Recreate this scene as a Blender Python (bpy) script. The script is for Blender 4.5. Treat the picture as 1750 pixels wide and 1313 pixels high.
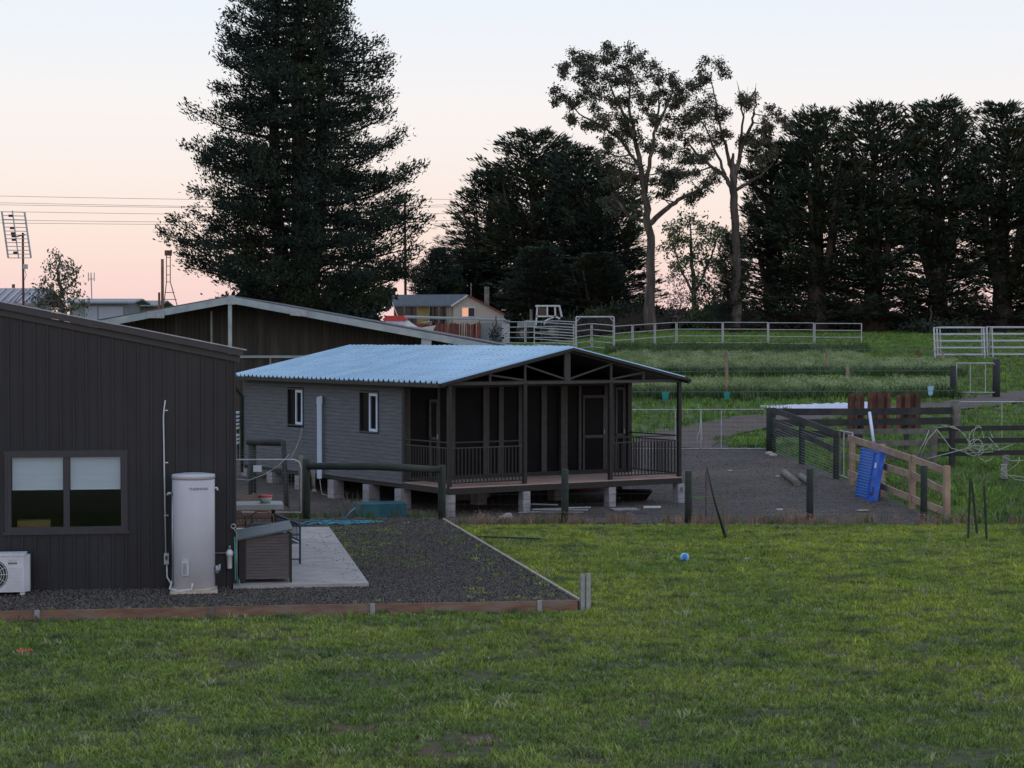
import bpy, math, random
import numpy as np
from mathutils import Vector
random.seed(7); RNG = np.random.default_rng(11)
R = math.radians
for o in list(bpy.data.objects): bpy.data.objects.remove(o)
scene = bpy.context.scene
COL = scene.collection

# ------------------------------------------------------------------ camera, sky, sun, exposure
FPX = 3400.0; CX, CY = 875.0, 656.5; CAMZ = 3.9
TH = math.atan(76.5 / FPX)
cam_d = bpy.data.cameras.new('camera'); cam = bpy.data.objects.new('camera', cam_d); COL.objects.link(cam)
cam.location = (0, 0, CAMZ); cam.rotation_euler = (R(90) - TH, 0, 0)
cam_d.sensor_width = 36; cam_d.lens = FPX / 1750 * 36
cam_d.clip_start = 0.5; cam_d.clip_end = 6000
scene.camera = cam
scene.render.resolution_x = 1024; scene.render.resolution_y = 768
scene.view_settings.view_transform = 'Standard'; scene.view_settings.look = 'None'
scene.view_settings.exposure = 0.0; scene.view_settings.gamma = 1.0
scene.view_settings.use_curve_mapping = False

SUN_EL, SUN_AZ = R(5), R(152)            # low, behind the camera and to its right (azimuth from +Y clockwise)
w = bpy.data.worlds.new('World'); scene.world = w; w.use_nodes = True
nt = w.node_tree; nt.nodes.clear()
out = nt.nodes.new('ShaderNodeOutputWorld'); add = nt.nodes.new('ShaderNodeAddShader')
b1 = nt.nodes.new('ShaderNodeBackground'); b2 = nt.nodes.new('ShaderNodeBackground')
sky = nt.nodes.new('ShaderNodeTexSky'); sky.sky_type = 'NISHITA'; sky.sun_disc = False
sky.sun_elevation = SUN_EL; sky.sun_rotation = SUN_AZ; sky.air_density = 1.0; sky.dust_density = 0.6
nt.links.new(sky.outputs[0], b1.inputs[0]); b1.inputs[1].default_value = 0.012
tc = nt.nodes.new('ShaderNodeTexCoord'); sp = nt.nodes.new('ShaderNodeSeparateXYZ')
nt.links.new(tc.outputs['Generated'], sp.inputs[0])
ramp = nt.nodes.new('ShaderNodeValToRGB'); nt.links.new(sp.outputs['Z'], ramp.inputs[0])
cr = ramp.color_ramp
stops = [(0.0, (.88, .60, .61)), (.022, (.95, .68, .67)), (.050, (.98, .78, .71)), (.080, (.97, .85, .81)), (.115, (.96, .91, .91)),
         (.17, (.84, .90, .99)), (.30, (.74, .86, 1.0)), (.55, (.64, .76, .98)), (1.0, (.58, .70, .90))]
cr.elements[0].position = 0; cr.elements[0].color = (*stops[0][1], 1)
cr.elements[1].position = 1; cr.elements[1].color = (*stops[-1][1], 1)
for p, c in stops[1:-1]:
    e = cr.elements.new(p); e.color = (*c, 1)
nt.links.new(ramp.outputs[0], b2.inputs[0]); b2.inputs[1].default_value = 0.95
nt.links.new(b1.outputs[0], add.inputs[0]); nt.links.new(b2.outputs[0], add.inputs[1]); nt.links.new(add.outputs[0], out.inputs[0])
sl = bpy.data.lights.new('sun', 'SUN'); sl.energy = 0.12; sl.angle = R(25); sl.color = (1, .92, .86)
so = bpy.data.objects.new('sun', sl); COL.objects.link(so)
sd = Vector((math.sin(SUN_AZ) * math.cos(R(14)), math.cos(SUN_AZ) * math.cos(R(14)), math.sin(R(14))))
so.rotation_euler = sd.to_track_quat('Z', 'Y').to_euler(); so.location = (20, -20, 30)

# ------------------------------------------------------------------ pixel and ground helpers
ct, st_ = math.cos(TH), math.sin(TH)
def at(px, py, Y):
    x = (px - CX) / FPX; v = -(py - CY) / FPX
    t = Y / (ct + v * st_)
    return Vector((x * t, Y, CAMZ + t * (v * ct - st_)))
YS = [0, 40, 44, 46, 52, 62, 130, 156, 170, 400, 3000]
ZS = [-.15, -.15, -.15, -.18, .08, .4, 3.45, 4.5, 4.7, 4.7, 2]
def sm(a, b, x):
    t = min(1, max(0, (x - a) / (b - a))); return t * t * (3 - 2 * t)
def H(x, y):
    z = float(np.interp(y, YS, ZS))
    if 44 < y < 60: z -= (1 - sm(4.5, 7.5, x)) * float(np.interp(y, [44, 47, 51, 60], [0, .08, .24, 0]))
    if y > 130:
        z3 = 3.45 if y < 400 else float(np.interp(y, [400, 3000], [3.45, 2]))
        k = sm(1, 12, x); z = z3 * (1 - k) + z * k
    return z
def col(px, Y, dz=0):                     # ground point in a pixel column at depth Y
    x = (px - CX) / FPX * Y
    return Vector((x, Y, H(x, Y) + dz))
def zat(py, Y): return at(CX, py, Y).z
def hit(px, O, d):                        # parameter along a ground line O + s d seen in column px
    k = (px - CX) / FPX
    return (k * O[1] - O[0]) / (d[0] - k * d[1])

# ------------------------------------------------------------------ materials
MATS = {}
def pm(name, c1, c2=None, scale=6.0, rough=.7, metal=0.0, bump=.0, stretch=(1, 1, 1), spec=.4, c3=None, s3=.6, world=False, rnd=0.0, bscale=None, emit=None, contrast=(.35, .65)):
    m = bpy.data.materials.new(name); m.use_nodes = True; n = m.node_tree.nodes; l = m.node_tree.links
    bs = n['Principled BSDF']; bs.inputs['Roughness'].default_value = rough; bs.inputs['Metallic'].default_value = metal
    bs.inputs['Specular IOR Level'].default_value = spec
    if world:
        g = n.new('ShaderNodeNewGeometry'); src = g.outputs['Position']
    else:
        t = n.new('ShaderNodeTexCoord'); src = t.outputs['Object']
    mp = n.new('ShaderNodeMapping'); mp.inputs['Scale'].default_value = stretch; l.new(src, mp.inputs[0])
    nz = n.new('ShaderNodeTexNoise'); nz.inputs['Scale'].default_value = scale; nz.inputs['Detail'].default_value = 6; l.new(mp.outputs[0], nz.inputs[0])
    c2 = c2 or tuple(x * .8 for x in c1)
    mr = n.new('ShaderNodeMapRange'); mr.inputs[1].default_value = contrast[0]; mr.inputs[2].default_value = contrast[1]; l.new(nz.outputs[0], mr.inputs[0])
    mx = n.new('ShaderNodeMix'); mx.data_type = 'RGBA'; mx.inputs[6].default_value = (*c1, 1); mx.inputs[7].default_value = (*c2, 1)
    l.new(mr.outputs[0], mx.inputs[0]); res = mx.outputs[2]
    if c3:
        n3 = n.new('ShaderNodeTexNoise'); n3.inputs['Scale'].default_value = s3; n3.inputs['Detail'].default_value = 5; l.new(mp.outputs[0], n3.inputs[0])
        r3 = n.new('ShaderNodeMapRange'); r3.inputs[1].default_value = .5; r3.inputs[2].default_value = .68; l.new(n3.outputs[0], r3.inputs[0])
        m3 = n.new('ShaderNodeMix'); m3.data_type = 'RGBA'; m3.inputs[7].default_value = (*c3, 1)
        l.new(r3.outputs[0], m3.inputs[0]); l.new(res, m3.inputs[6]); res = m3.outputs[2]
    if rnd:
        oi = n.new('ShaderNodeObjectInfo'); rr = n.new('ShaderNodeMapRange'); rr.inputs[3].default_value = 1 - rnd; rr.inputs[4].default_value = 1 + rnd
        l.new(oi.outputs['Random'], rr.inputs[0]); vm = n.new('ShaderNodeVectorMath'); vm.operation = 'SCALE'
        l.new(res, vm.inputs[0]); l.new(rr.outputs[0], vm.inputs['Scale']); res = vm.outputs[0]
    l.new(res, bs.inputs['Base Color'])
    if bump:
        nb = n.new('ShaderNodeTexNoise'); nb.inputs['Scale'].default_value = bscale or scale * 3; nb.inputs['Detail'].default_value = 4; l.new(mp.outputs[0], nb.inputs[0])
        bp = n.new('ShaderNodeBump'); bp.inputs['Strength'].default_value = bump; bp.inputs['Distance'].default_value = .02
        l.new(nb.outputs[0], bp.inputs['Height']); l.new(bp.outputs[0], bs.inputs['Normal'])
    if emit:
        bs.inputs['Emission Color'].default_value = (*emit[0], 1); bs.inputs['Emission Strength'].default_value = emit[1]
    MATS[name] = m
    return m
M = MATS
pm('charcoal_steel', (.018, .021, .031), (.015, .017, .025), 3, .42, 0, .05, stretch=(1, 1, .35), spec=.4, c3=(.024, .026, .035), s3=1.2)
pm('charcoal_trim', (.042, .043, .056), (.035, .036, .046), 8, .4)
pm('black_frame', (.022, .021, .022), (.030, .028, .028), 9, .5, spec=.3)
pm('grey_frame', (.060, .057, .058), (.042, .040, .041), 9, .55, spec=.3)
pm('screen', (.0045, .0045, .0065), (.007, .007, .009), 3, .5, spec=.10)
pm('zinc_roof', (.38, .54, .68), (.31, .46, .60), 1.3, .27, .6, .02, spec=.5, c3=(.35, .53, .71), s3=.5, rnd=.05)
pm('cladding', (.150, .156, .176), (.092, .097, .113), 5, .7, 0, .35, stretch=(.5, .5, 9), spec=.3, c3=(.118, .118, .145), s3=1.5, bscale=8)
pm('deck', (.46, .30, .25), (.34, .22, .19), 3, .7, stretch=(1, 1, 1), c3=(.34, .27, .24), s3=.8)
pm('block', (.34, .33, .36), (.26, .25, .28), 9, .9, 0, .4, c3=(.22, .21, .21), s3=2)
pm('white_paint', (.62, .65, .70), (.52, .55, .60), 4, .5)
pm('pvc', (.60, .70, .88), (.52, .62, .80), 3, .4)
pm('enamel', (.50, .50, .56), (.44, .44, .50), 1.5, .35, c3=(.46, .44, .44), s3=.7)
pm('heater_base', (.55, .47, .38), (.42, .36, .30), 8, .8)
pm('blind', (.58, .66, .75), (.52, .60, .69), 2, .6, stretch=(1, 1, 8), emit=((.50, .60, .70), .13))  # blind glows faintly by itself, no lamp behind it
pm('shed_wall', (.050, .045, .043), (.036, .033, .032), 4, .7, 0, .1, stretch=(6, 6, .6), spec=.2, c3=(.075, .066, .06), s3=.5)
pm('galv_fascia', (.34, .40, .44), (.26, .31, .35), 3, .5, .3, c3=(.42, .44, .42), s3=1.1)
pm('dark_roof', (.10, .10, .12), (.075, .075, .09), 2, .6)
pm('galv', (.38, .40, .44), (.28, .30, .34), 9, .4, .5)
pm('panel_galv', (.46, .46, .50), (.34, .34, .39), 6, .45, .4)
pm('concrete', (.37, .34, .335), (.28, .26, .26), 2.5, .85, 0, .3, c3=(.41, .36, .34), s3=.9, bscale=30)
pm('gravel', (.068, .058, .054), (.028, .025, .024), 40, .95, 0, .9, world=True, c3=(.058, .046, .042), s3=.4, bscale=60)
pm('yard_gravel', (.092, .076, .070), (.055, .046, .043), 6, .95, 0, 1, world=True, c3=(.120, .088, .072), s3=.35, bscale=22)
pm('track', (.125, .088, .074), (.075, .060, .054), 3, .95, 0, .6, world=True, c3=(.10, .088, .090), s3=.3)
pm('pebble', (.108, .094, .088), (.074, .065, .062), 3, .9, rnd=.95)
pm('timber_edge', (.24, .125, .085), (.15, .085, .065), 3, .8, 0, .4, stretch=(1, 1, 5), c3=(.22, .17, .14), s3=1.3)
pm('timber_top', (.40, .34, .28), (.30, .25, .20), 5, .8)
pm('green_post', (.032, .045, .036), (.022, .027, .025), 6, .8, 0, .4, c3=(.055, .055, .048), s3=1.5)
pm('dark_rail', (.040, .040, .044), (.026, .026, .030), 7, .8, 0, .3, c3=(.065, .06, .055), s3=1.2)
pm('weathered', (.20, .185, .165), (.11, .10, .09), 6, .85, 0, .5, c3=(.25, .22, .18), s3=1.5)
pm('pink_timber', (.37, .26, .20), (.28, .18, .14), 5, .8, 0, .3, c3=(.40, .30, .21), s3=1.4, rnd=.12)
pm('fence_pale', (.30, .235, .17), (.17, .13, .10), 6, .9, 0, .5, stretch=(1, 1, .3), c3=(.36, .30, .22), s3=1)
pm('rust', (.16, .062, .042), (.050, .028, .022), 5, .85, 0, .4, stretch=(1, 1, .4), c3=(.16, .10, .06), s3=1.5, rnd=.3)
pm('blue_plastic', (.012, .11, .55), (.010, .08, .45), 4, .4, spec=.5)
pm('blue_plastic2', (.06, .25, .70), (.04, .19, .60), 4, .4)
pm('teal', (.03, .28, .26), (.02, .18, .18), 4, .6)
pm('teal_hose', (.05, .30, .40), (.03, .20, .32), 4, .4)
pm('green_hose', (.04, .22, .15), (.03, .3, .24), 4, .4)
pm('teal_tarp', (.02, .13, .16), (.012, .07, .09), 3, .6)
pm('bench_blue', (.018, .062, .095), (.012, .045, .07), 6, .45)
pm('rope', (.42, .44, .40), (.34, .36, .32), 9, .7)
pm('wire', (.16, .19, .20), (.12, .14, .15), 9, .5, .5)
pm('darkwire', (.06, .065, .07), (.05, .05, .055), 9, .5, .5)
pm('cable', (.022, .02, .022), rough=.6)
pm('red', (.55, .05, .05), (.45, .04, .04), 6, .5)
pm('tub', (.40, .44, .42), (.35, .38, .37), 6, .4)
pm('brown_wood', (.16, .075, .04), (.10, .05, .03), 6, .6)
pm('tabletop', (.28, .31, .31), (.24, .26, .26), 4, .5)
pm('kennel_wall', (.105, .088, .095), (.080, .068, .075), 5, .6, stretch=(1, 1, 4))
pm('kennel_roof', (.085, .115, .130), (.070, .095, .110), 3, .5)
pm('black_plastic', (.012, .012, .014), rough=.5)
pm('mulch', (.13, .07, .048), (.06, .04, .03), 5, .95, 0, .8, bscale=20)
pm('red_soil', (.125, .062, .040), (.055, .036, .028), 7, .95, 0, .9, bscale=24, c3=(.07, .05, .035), s3=3)
pm('stone', (.40, .37, .33), (.30, .28, .25), 7, .9, 0, .4)
pm('house_wall', (.48, .42, .38), (.42, .37, .33), 3, .8, stretch=(1, 1, 4))
pm('yellow_wall', (.36, .26, .10), (.30, .22, .09), 3, .8)
pm('house_roof', (.12, .145, .185), (.10, .12, .155), 3, .5, .2)
pm('window_dark', (.012, .014, .018), rough=.15, spec=.5)
pm('window_sunset_glow', (.5, .3, .2), (.45, .26, .18), 3, .4, emit=((1.0, .46, .28), .65))  # emission imitates the sunset reflected in the glass, no lamp inside
pm('grey_shed', (.24, .27, .29), (.20, .23, .25), 2, .6, stretch=(4, 4, .5))
pm('grey_door', (.33, .36, .42), (.30, .33, .38), 2, .5)
pm('pink_sheen_roof', (.22, .20, .25), (.15, .14, .18), 1.5, .4, .4, stretch=(3, .4, 1), c3=(.34, .24, .25), s3=1)  # pink patches put a sky reflection into the roof colour
pm('red_sheet', (.20, .050, .040), (.13, .038, .032), 3, .7, stretch=(1, 1, .4), rnd=.25)
pm('white_vinyl', (.72, .72, .78), (.62, .62, .68), 4, .35)
pm('far_white', (.6, .52, .55), (.5, .44, .48), 2, .6)
pm('orange_petal', (.75, .10, .02), (.6, .08, .02), 6, .6)
pm('ball_white', (.35, .60, .75), (.25, .5, .7), 6, .35)
pm('plastic_sheet', (.55, .56, .72), (.45, .46, .62), 3, .35, bump=.5)
pm('black_text', (.01, .01, .012), rough=.5)
pm('label_green', (.03, .06, .05), rough=.5)
pm('bark_pine', (.030, .024, .021), (.018, .015, .014), 5, .95, 0, .8, stretch=(1, 1, .3))
pm('bark_gum', (.085, .070, .062), (.038, .031, .029), 2.4, .9, 0, .6, stretch=(2, 2, .35), c3=(.155, .13, .115), s3=1.1)
pm('bark_cypress', (.070, .054, .048), (.038, .030, .027), 3, .95, 0, .6, stretch=(1, 1, .3))
def leafmat(n, c1, c2, c3, s3=.35): return pm(n, c1, c2, 1.1, .75, 0, 0, spec=.15, c3=c3, s3=s3, world=True)
leafmat('pine_leaf', (.028, .046, .035), (.014, .023, .022), (.038, .052, .026))
leafmat('cypress_leaf', (.052, .080, .056), (.028, .042, .038), (.070, .078, .040))
leafmat('gum_leaf', (.085, .092, .066), (.045, .050, .040), (.11, .095, .066))
leafmat('young_gum_leaf', (.10, .14, .065), (.05, .075, .035), (.13, .15, .06))
leafmat('olive_leaf', (.13, .15, .105), (.06, .075, .05), (.16, .17, .12), 1)
leafmat('blossom', (.22, .17, .16), (.12, .10, .09), (.30, .23, .22), 1)
leafmat('hedge_leaf', (.030, .044, .026), (.016, .024, .017), (.048, .055, .028))
pm('soil', (.066, .080, .030), (.050, .046, .026), 9, .95, 0, .6, world=True, c3=(.090, .052, .032), s3=.35, bscale=25)
pm('far_ground', (.085, .140, .034), (.055, .098, .028), 1.5, .95, 0, .5, world=True, c3=(.105, .125, .045), s3=.12)
# grass: world-space patches so a neighbourhood shares a tone, plus a random tone per tuft
def grassmat(name, a, b, c, d, s1=.55, s2=2.6, far=None):
    m = bpy.data.materials.new(name); m.use_nodes = True; n = m.node_tree.nodes; l = m.node_tree.links
    bs = n['Principled BSDF']; bs.inputs['Roughness'].default_value = .6; bs.inputs['Specular IOR Level'].default_value = .25
    g = n.new('ShaderNodeNewGeometry')
    mp = n.new('ShaderNodeMapping'); mp.inputs['Scale'].default_value = (.8, 1, 0); l.new(g.outputs['Position'], mp.inputs[0])
    def nz(s, lo, hi):
        t = n.new('ShaderNodeTexNoise'); t.inputs['Scale'].default_value = s; t.inputs['Detail'].default_value = 5; l.new(mp.outputs[0], t.inputs[0])
        r = n.new('ShaderNodeMapRange'); r.inputs[1].default_value = lo; r.inputs[2].default_value = hi; l.new(t.outputs[0], r.inputs[0]); return r.outputs[0]
    m1 = n.new('ShaderNodeMix'); m1.data_type = 'RGBA'; m1.inputs[6].default_value = (*a, 1); m1.inputs[7].default_value = (*b, 1); l.new(nz(s1, .38, .62), m1.inputs[0])
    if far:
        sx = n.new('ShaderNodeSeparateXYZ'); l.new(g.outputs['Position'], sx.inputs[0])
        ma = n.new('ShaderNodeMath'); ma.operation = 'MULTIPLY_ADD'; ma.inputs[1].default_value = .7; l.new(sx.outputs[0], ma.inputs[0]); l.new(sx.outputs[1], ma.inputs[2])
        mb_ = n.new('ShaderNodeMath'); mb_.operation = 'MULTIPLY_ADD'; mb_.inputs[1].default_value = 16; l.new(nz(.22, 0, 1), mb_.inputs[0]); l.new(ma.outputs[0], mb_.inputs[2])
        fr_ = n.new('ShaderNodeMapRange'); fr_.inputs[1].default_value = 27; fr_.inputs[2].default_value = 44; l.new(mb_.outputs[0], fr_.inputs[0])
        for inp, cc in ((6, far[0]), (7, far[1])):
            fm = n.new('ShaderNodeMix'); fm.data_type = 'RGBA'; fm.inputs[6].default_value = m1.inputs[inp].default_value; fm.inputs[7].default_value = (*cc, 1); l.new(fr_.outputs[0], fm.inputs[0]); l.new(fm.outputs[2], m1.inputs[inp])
    m2 = n.new('ShaderNodeMix'); m2.data_type = 'RGBA'; m2.inputs[7].default_value = (*c, 1); l.new(m1.outputs[2], m2.inputs[6]); l.new(nz(s2, .50, .70), m2.inputs[0])
    oi = n.new('ShaderNodeObjectInfo'); gt = n.new('ShaderNodeMath'); gt.operation = 'GREATER_THAN'; gt.inputs[1].default_value = .86; l.new(oi.outputs['Random'], gt.inputs[0])
    m3 = n.new('ShaderNodeMix'); m3.data_type = 'RGBA'; m3.inputs[7].default_value = (*d, 1); l.new(m2.outputs[2], m3.inputs[6]); l.new(gt.outputs[0], m3.inputs[0])
    mr = n.new('ShaderNodeMapRange'); mr.inputs[3].default_value = .7; mr.inputs[4].default_value = 1.35
    mm = n.new('ShaderNodeMath'); mm.operation = 'FRACT'; m7 = n.new('ShaderNodeMath'); m7.operation = 'MULTIPLY'; m7.inputs[1].default_value = 7.3
    l.new(oi.outputs['Random'], m7.inputs[0]); l.new(m7.outputs[0], mm.inputs[0]); l.new(mm.outputs[0], mr.inputs[0])
    vm = n.new('ShaderNodeVectorMath'); vm.operation = 'SCALE'; l.new(m3.outputs[2], vm.inputs[0]); l.new(mr.outputs[0], vm.inputs['Scale'])
    l.new(vm.outputs[0], bs.inputs['Base Color']); M[name] = m
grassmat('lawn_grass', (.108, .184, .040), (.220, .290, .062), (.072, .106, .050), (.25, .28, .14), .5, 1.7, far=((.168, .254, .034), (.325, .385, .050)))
M['back_lawn_grass'] = M['lawn_grass']
grassmat('short_grass', (.105, .205, .038), (.170, .270, .050), (.055, .100, .032), (.15, .18, .08), .3, 1.2)
grassmat('row_grass', (.050, .095, .032), (.070, .120, .035), (.038, .072, .030), (.10, .13, .06), .3, 1.2)
pm('flower', (.31, .36, .20), (.22, .29, .12), 5, .8)
grassmat('weed_grass', (.125, .225, .052), (.185, .275, .075), (.07, .115, .042), (.22, .25, .13), .3, 1.2)
grassmat('dry_grass', (.27, .15, .14), (.20, .17, .09), (.30, .20, .17), (.10, .15, .05), .6, 2)
# clear pane: see-through with a faint reflection
m = bpy.data.materials.new('pane_glass'); m.use_nodes = True; n = m.node_tree.nodes; l = m.node_tree.links
n.remove(n['Principled BSDF']); tr = n.new('ShaderNodeBsdfTransparent'); tr.inputs[0].default_value = (.86, .87, .88, 1)
gl = n.new('ShaderNodeBsdfGlossy'); gl.inputs['Roughness'].default_value = .05; ms = n.new('ShaderNodeMixShader'); ms.inputs[0].default_value = .05
l.new(tr.outputs[0], ms.inputs[1]); l.new(gl.outputs[0], ms.inputs[2]); l.new(ms.outputs[0], n['Material Output'].inputs[0]); M['pane_glass'] = m

# ------------------------------------------------------------------ object helpers
def link(name, data, parent=None):
    o = bpy.data.objects.new(name, data); COL.objects.link(o)
    if parent: o.parent = parent
    return o
def tag(o, label=None, cat=None, group=None, kind=None):
    if label: o['label'] = label
    if cat: o['category'] = cat
    if group: o['group'] = group
    if kind: o['kind'] = kind
    return o
def thing(name, label, cat, loc=(0, 0, 0), group=None, kind=None):
    o = bpy.data.objects.new(name, None); COL.objects.link(o); o.location = loc; o.empty_display_size = .2
    return tag(o, label, cat, group, kind)
def wloc(o):
    v = Vector((0, 0, 0))
    while o: v += o.location; o = o.parent
    return v
def V(*a): return Vector(a[0]) if len(a) == 1 else Vector(a)
class MB:
    def __init__(s): s.v = []; s.f = []
    def add(s, vs, fs):
        b = len(s.v); s.v += [tuple(x) for x in vs]; s.f += [tuple(i + b for i in f) for f in fs]; return s
    def para(s, o, a, b, c):
        o, a, b, c = map(Vector, (o, a, b, c))
        vs = [o, o + a, o + a + b, o + b, o + c, o + a + c, o + a + b + c, o + b + c]
        return s.add(vs, [(3, 2, 1, 0), (4, 5, 6, 7), (0, 1, 5, 4), (1, 2, 6, 5), (2, 3, 7, 6), (3, 0, 4, 7)])
    def beam(s, p0, p1, w_, h_, side=None):
        p0, p1 = Vector(p0), Vector(p1); d = p1 - p0
        if side is None:
            side = d.cross(Vector((0, 0, 1)))
            if side.length < 1e-5: side = Vector((1, 0, 0))
        side = Vector(side).normalized(); upv = side.cross(d).normalized()
        a = side * w_; c = upv * h_
        return s.para(p0 - a / 2 - c / 2, d, a, c)
    def box(s, c, sx, sy, sz, rz=0):
        a = Vector((math.cos(rz), math.sin(rz), 0)); b = Vector((-math.sin(rz), math.cos(rz), 0)); c = Vector(c)
        return s.para(c - a * sx / 2 - b * sy / 2, a * sx, b * sy, Vector((0, 0, sz)))
    def tube(s, pts, r, n=6, cap=True):
        pts = [Vector(p) for p in pts]; k = len(pts)
        rs = r if isinstance(r, (list, tuple)) else [r] * k
        b = len(s.v); ref = None
        for i, p in enumerate(pts):
            d = (pts[min(i + 1, k - 1)] - pts[max(i - 1, 0)]).normalized()
            if ref is None: ref = Vector((1, 0, 0)) if abs(d.x) < .8 else Vector((0, 1, 0))
            e1 = (ref - d * ref.dot(d)).normalized(); e2 = d.cross(e1); ref = e1
            for j in range(n):
                a = 2 * math.pi * j / n
                s.v.append(tuple(p + (e1 * math.cos(a) + e2 * math.sin(a)) * rs[i]))
        for i in range(k - 1):
            for j in range(n):
                s.f.append((b + i * n + j, b + i * n + (j + 1) % n, b + (i + 1) * n + (j + 1) % n, b + (i + 1) * n + j))
        if cap:
            s.f.append(tuple(b + j for j in range(n))[::-1]); s.f.append(tuple(b + (k - 1) * n + j for j in range(n)))
        return s
    def lathe(s, base, prof, n=24):
        base = Vector(base); b = len(s.v)
        for r_, z in prof:
            for j in range(n):
                a = 2 * math.pi * j / n; s.v.append((base.x + r_ * math.cos(a), base.y + r_ * math.sin(a), base.z + z))
        for i in range(len(prof) - 1):
            for j in range(n): s.f.append((b + i * n + j, b + i * n + (j + 1) % n, b + (i + 1) * n + (j + 1) % n, b + (i + 1) * n + j))
        s.f.append(tuple(b + j for j in range(n))[::-1]); s.f.append(tuple(b + (len(prof) - 1) * n + j for j in range(n)))
        return s
    def poly(s, vs, thick):                # extruded polygon
        n = len(vs); vs = [Vector(v) for v in vs]; t = Vector(thick)
        return s.add(vs + [v + t for v in vs], [tuple(range(n))[::-1], tuple(range(n, 2 * n))] + [(i, (i + 1) % n, n + (i + 1) % n, n + i) for i in range(n)])
    def build(s, name, mat, parent=None, smooth=False, label=None, kind=None):
        off = wloc(parent) if parent else Vector((0, 0, 0))
        me = bpy.data.meshes.new(name)
        me.from_pydata([(x - off.x, y - off.y, z - off.z) for x, y, z in s.v], [], s.f)
        me.materials.append(M[mat] if isinstance(mat, str) else mat)
        if smooth:
            me.polygons.foreach_set('use_smooth', [len(p.vertices) <= 4 for p in me.polygons])
        me.update(); o = link(name, me, parent)
        return tag(o, label, None, None, kind)
def solo(mb, name, mat, label, cat, group=None, smooth=False, kind=None, org=None):
    o = mb.build(name, mat, None, smooth)
    if org is None:
        v = mb.v; org = Vector((sum(a[0] for a in v) / len(v), sum(a[1] for a in v) / len(v), min(a[2] for a in v)))
    org = Vector(org)
    me = o.data
    for vv in me.vertices: vv.co -= org
    o.location = org
    return tag(o, label, cat, group, kind)
def dup(root, loc, rz=0, label=None, group=None):
    r = root.copy(); COL.objects.link(r); r.location = loc; r.rotation_euler = (0, 0, rz)
    if label: r['label'] = label
    if group: r['group'] = group
    for ch in list(root.children):
        c = ch.copy(); COL.objects.link(c); c.parent = r
        for g in list(ch.children):
            d = g.copy(); COL.objects.link(d); d.parent = c
    return r
def np_mesh(name, verts, quads, mat, parent=None, nside=4):
    me = bpy.data.meshes.new(name); verts = np.asarray(verts, dtype=np.float32)
    if parent: verts = verts - np.array(wloc(parent), dtype=np.float32)
    q = np.asarray(quads, dtype=np.int32); nq = len(q)
    me.vertices.add(len(verts)); me.vertices.foreach_set('co', verts.ravel())
    me.loops.add(nq * nside); me.loops.foreach_set('vertex_index', q.ravel())
    me.polygons.add(nq); me.polygons.foreach_set('loop_start', np.arange(0, nq * nside, nside, dtype=np.int32))
    me.polygons.foreach_set('loop_total', np.full(nq, nside, dtype=np.int32))
    me.update(calc_edges=True); me.materials.append(M[mat] if isinstance(mat, str) else mat)
    return link(name, me, parent)
def text_mesh(txt, size):
    cu = bpy.data.curves.new('t', 'FONT'); cu.body = txt; cu.size = size; cu.align_x = 'CENTER'
    o = bpy.data.objects.new('t', cu); COL.objects.link(o); bpy.context.view_layer.update()
    me = bpy.data.meshes.new_from_object(o.evaluated_get(bpy.context.evaluated_depsgraph_get()))
    vs = [v.co.copy() for v in me.vertices]; fs = [tuple(p.vertices) for p in me.polygons]
    bpy.data.objects.remove(o); bpy.data.meshes.remove(me); return vs, fs

# ------------------------------------------------------------------ ground
def grid_sheet(name, ys, xl, xr, n, lift, mat, bumpy=0.0, sd=0):
    rg = random.Random(sd); vs = []; fs = []
    for y in ys:
        a, b = xl(y), xr(y)
        for i in range(n + 1):
            x = a + (b - a) * i / n; vs.append((x, y, H(x, y) + lift + (rg.uniform(-1, 1) * bumpy if 0 < i < n else 0)))
    for j in range(len(ys) - 1):
        for i in range(n):
            p = j * (n + 1) + i; fs.append((p, p + 1, p + n + 2, p + n + 1))
    mb = MB(); mb.add(vs, fs); return mb.build(name, mat)
ysT = sorted(set([-50, -10] + list(np.arange(0, 62, 2.0)) + list(np.arange(62, 200, 4.0)) + [130, 156, 170, 220, 260, 320, 400, 600, 1000, 1700, 3000]))
xsT = [-1500, -700, -300, -150, -80, -50] + list(np.arange(-40, 60.1, 2)) + [80, 120, 250, 600, 1500]
mb = MB(); vs = []; fs = []
for y in ysT:
    for x in xsT: vs.append((x, y, H(x, max(0, y)) - .03))
nx = len(xsT)
for j in range(len(ysT) - 1):
    for i in range(nx - 1):
        p = j * nx + i; fs.append((p, p + 1, p + nx + 1, p + nx))
mb.add(vs, fs); tag(mb.build('ground', 'far_ground'), kind='structure')

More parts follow.
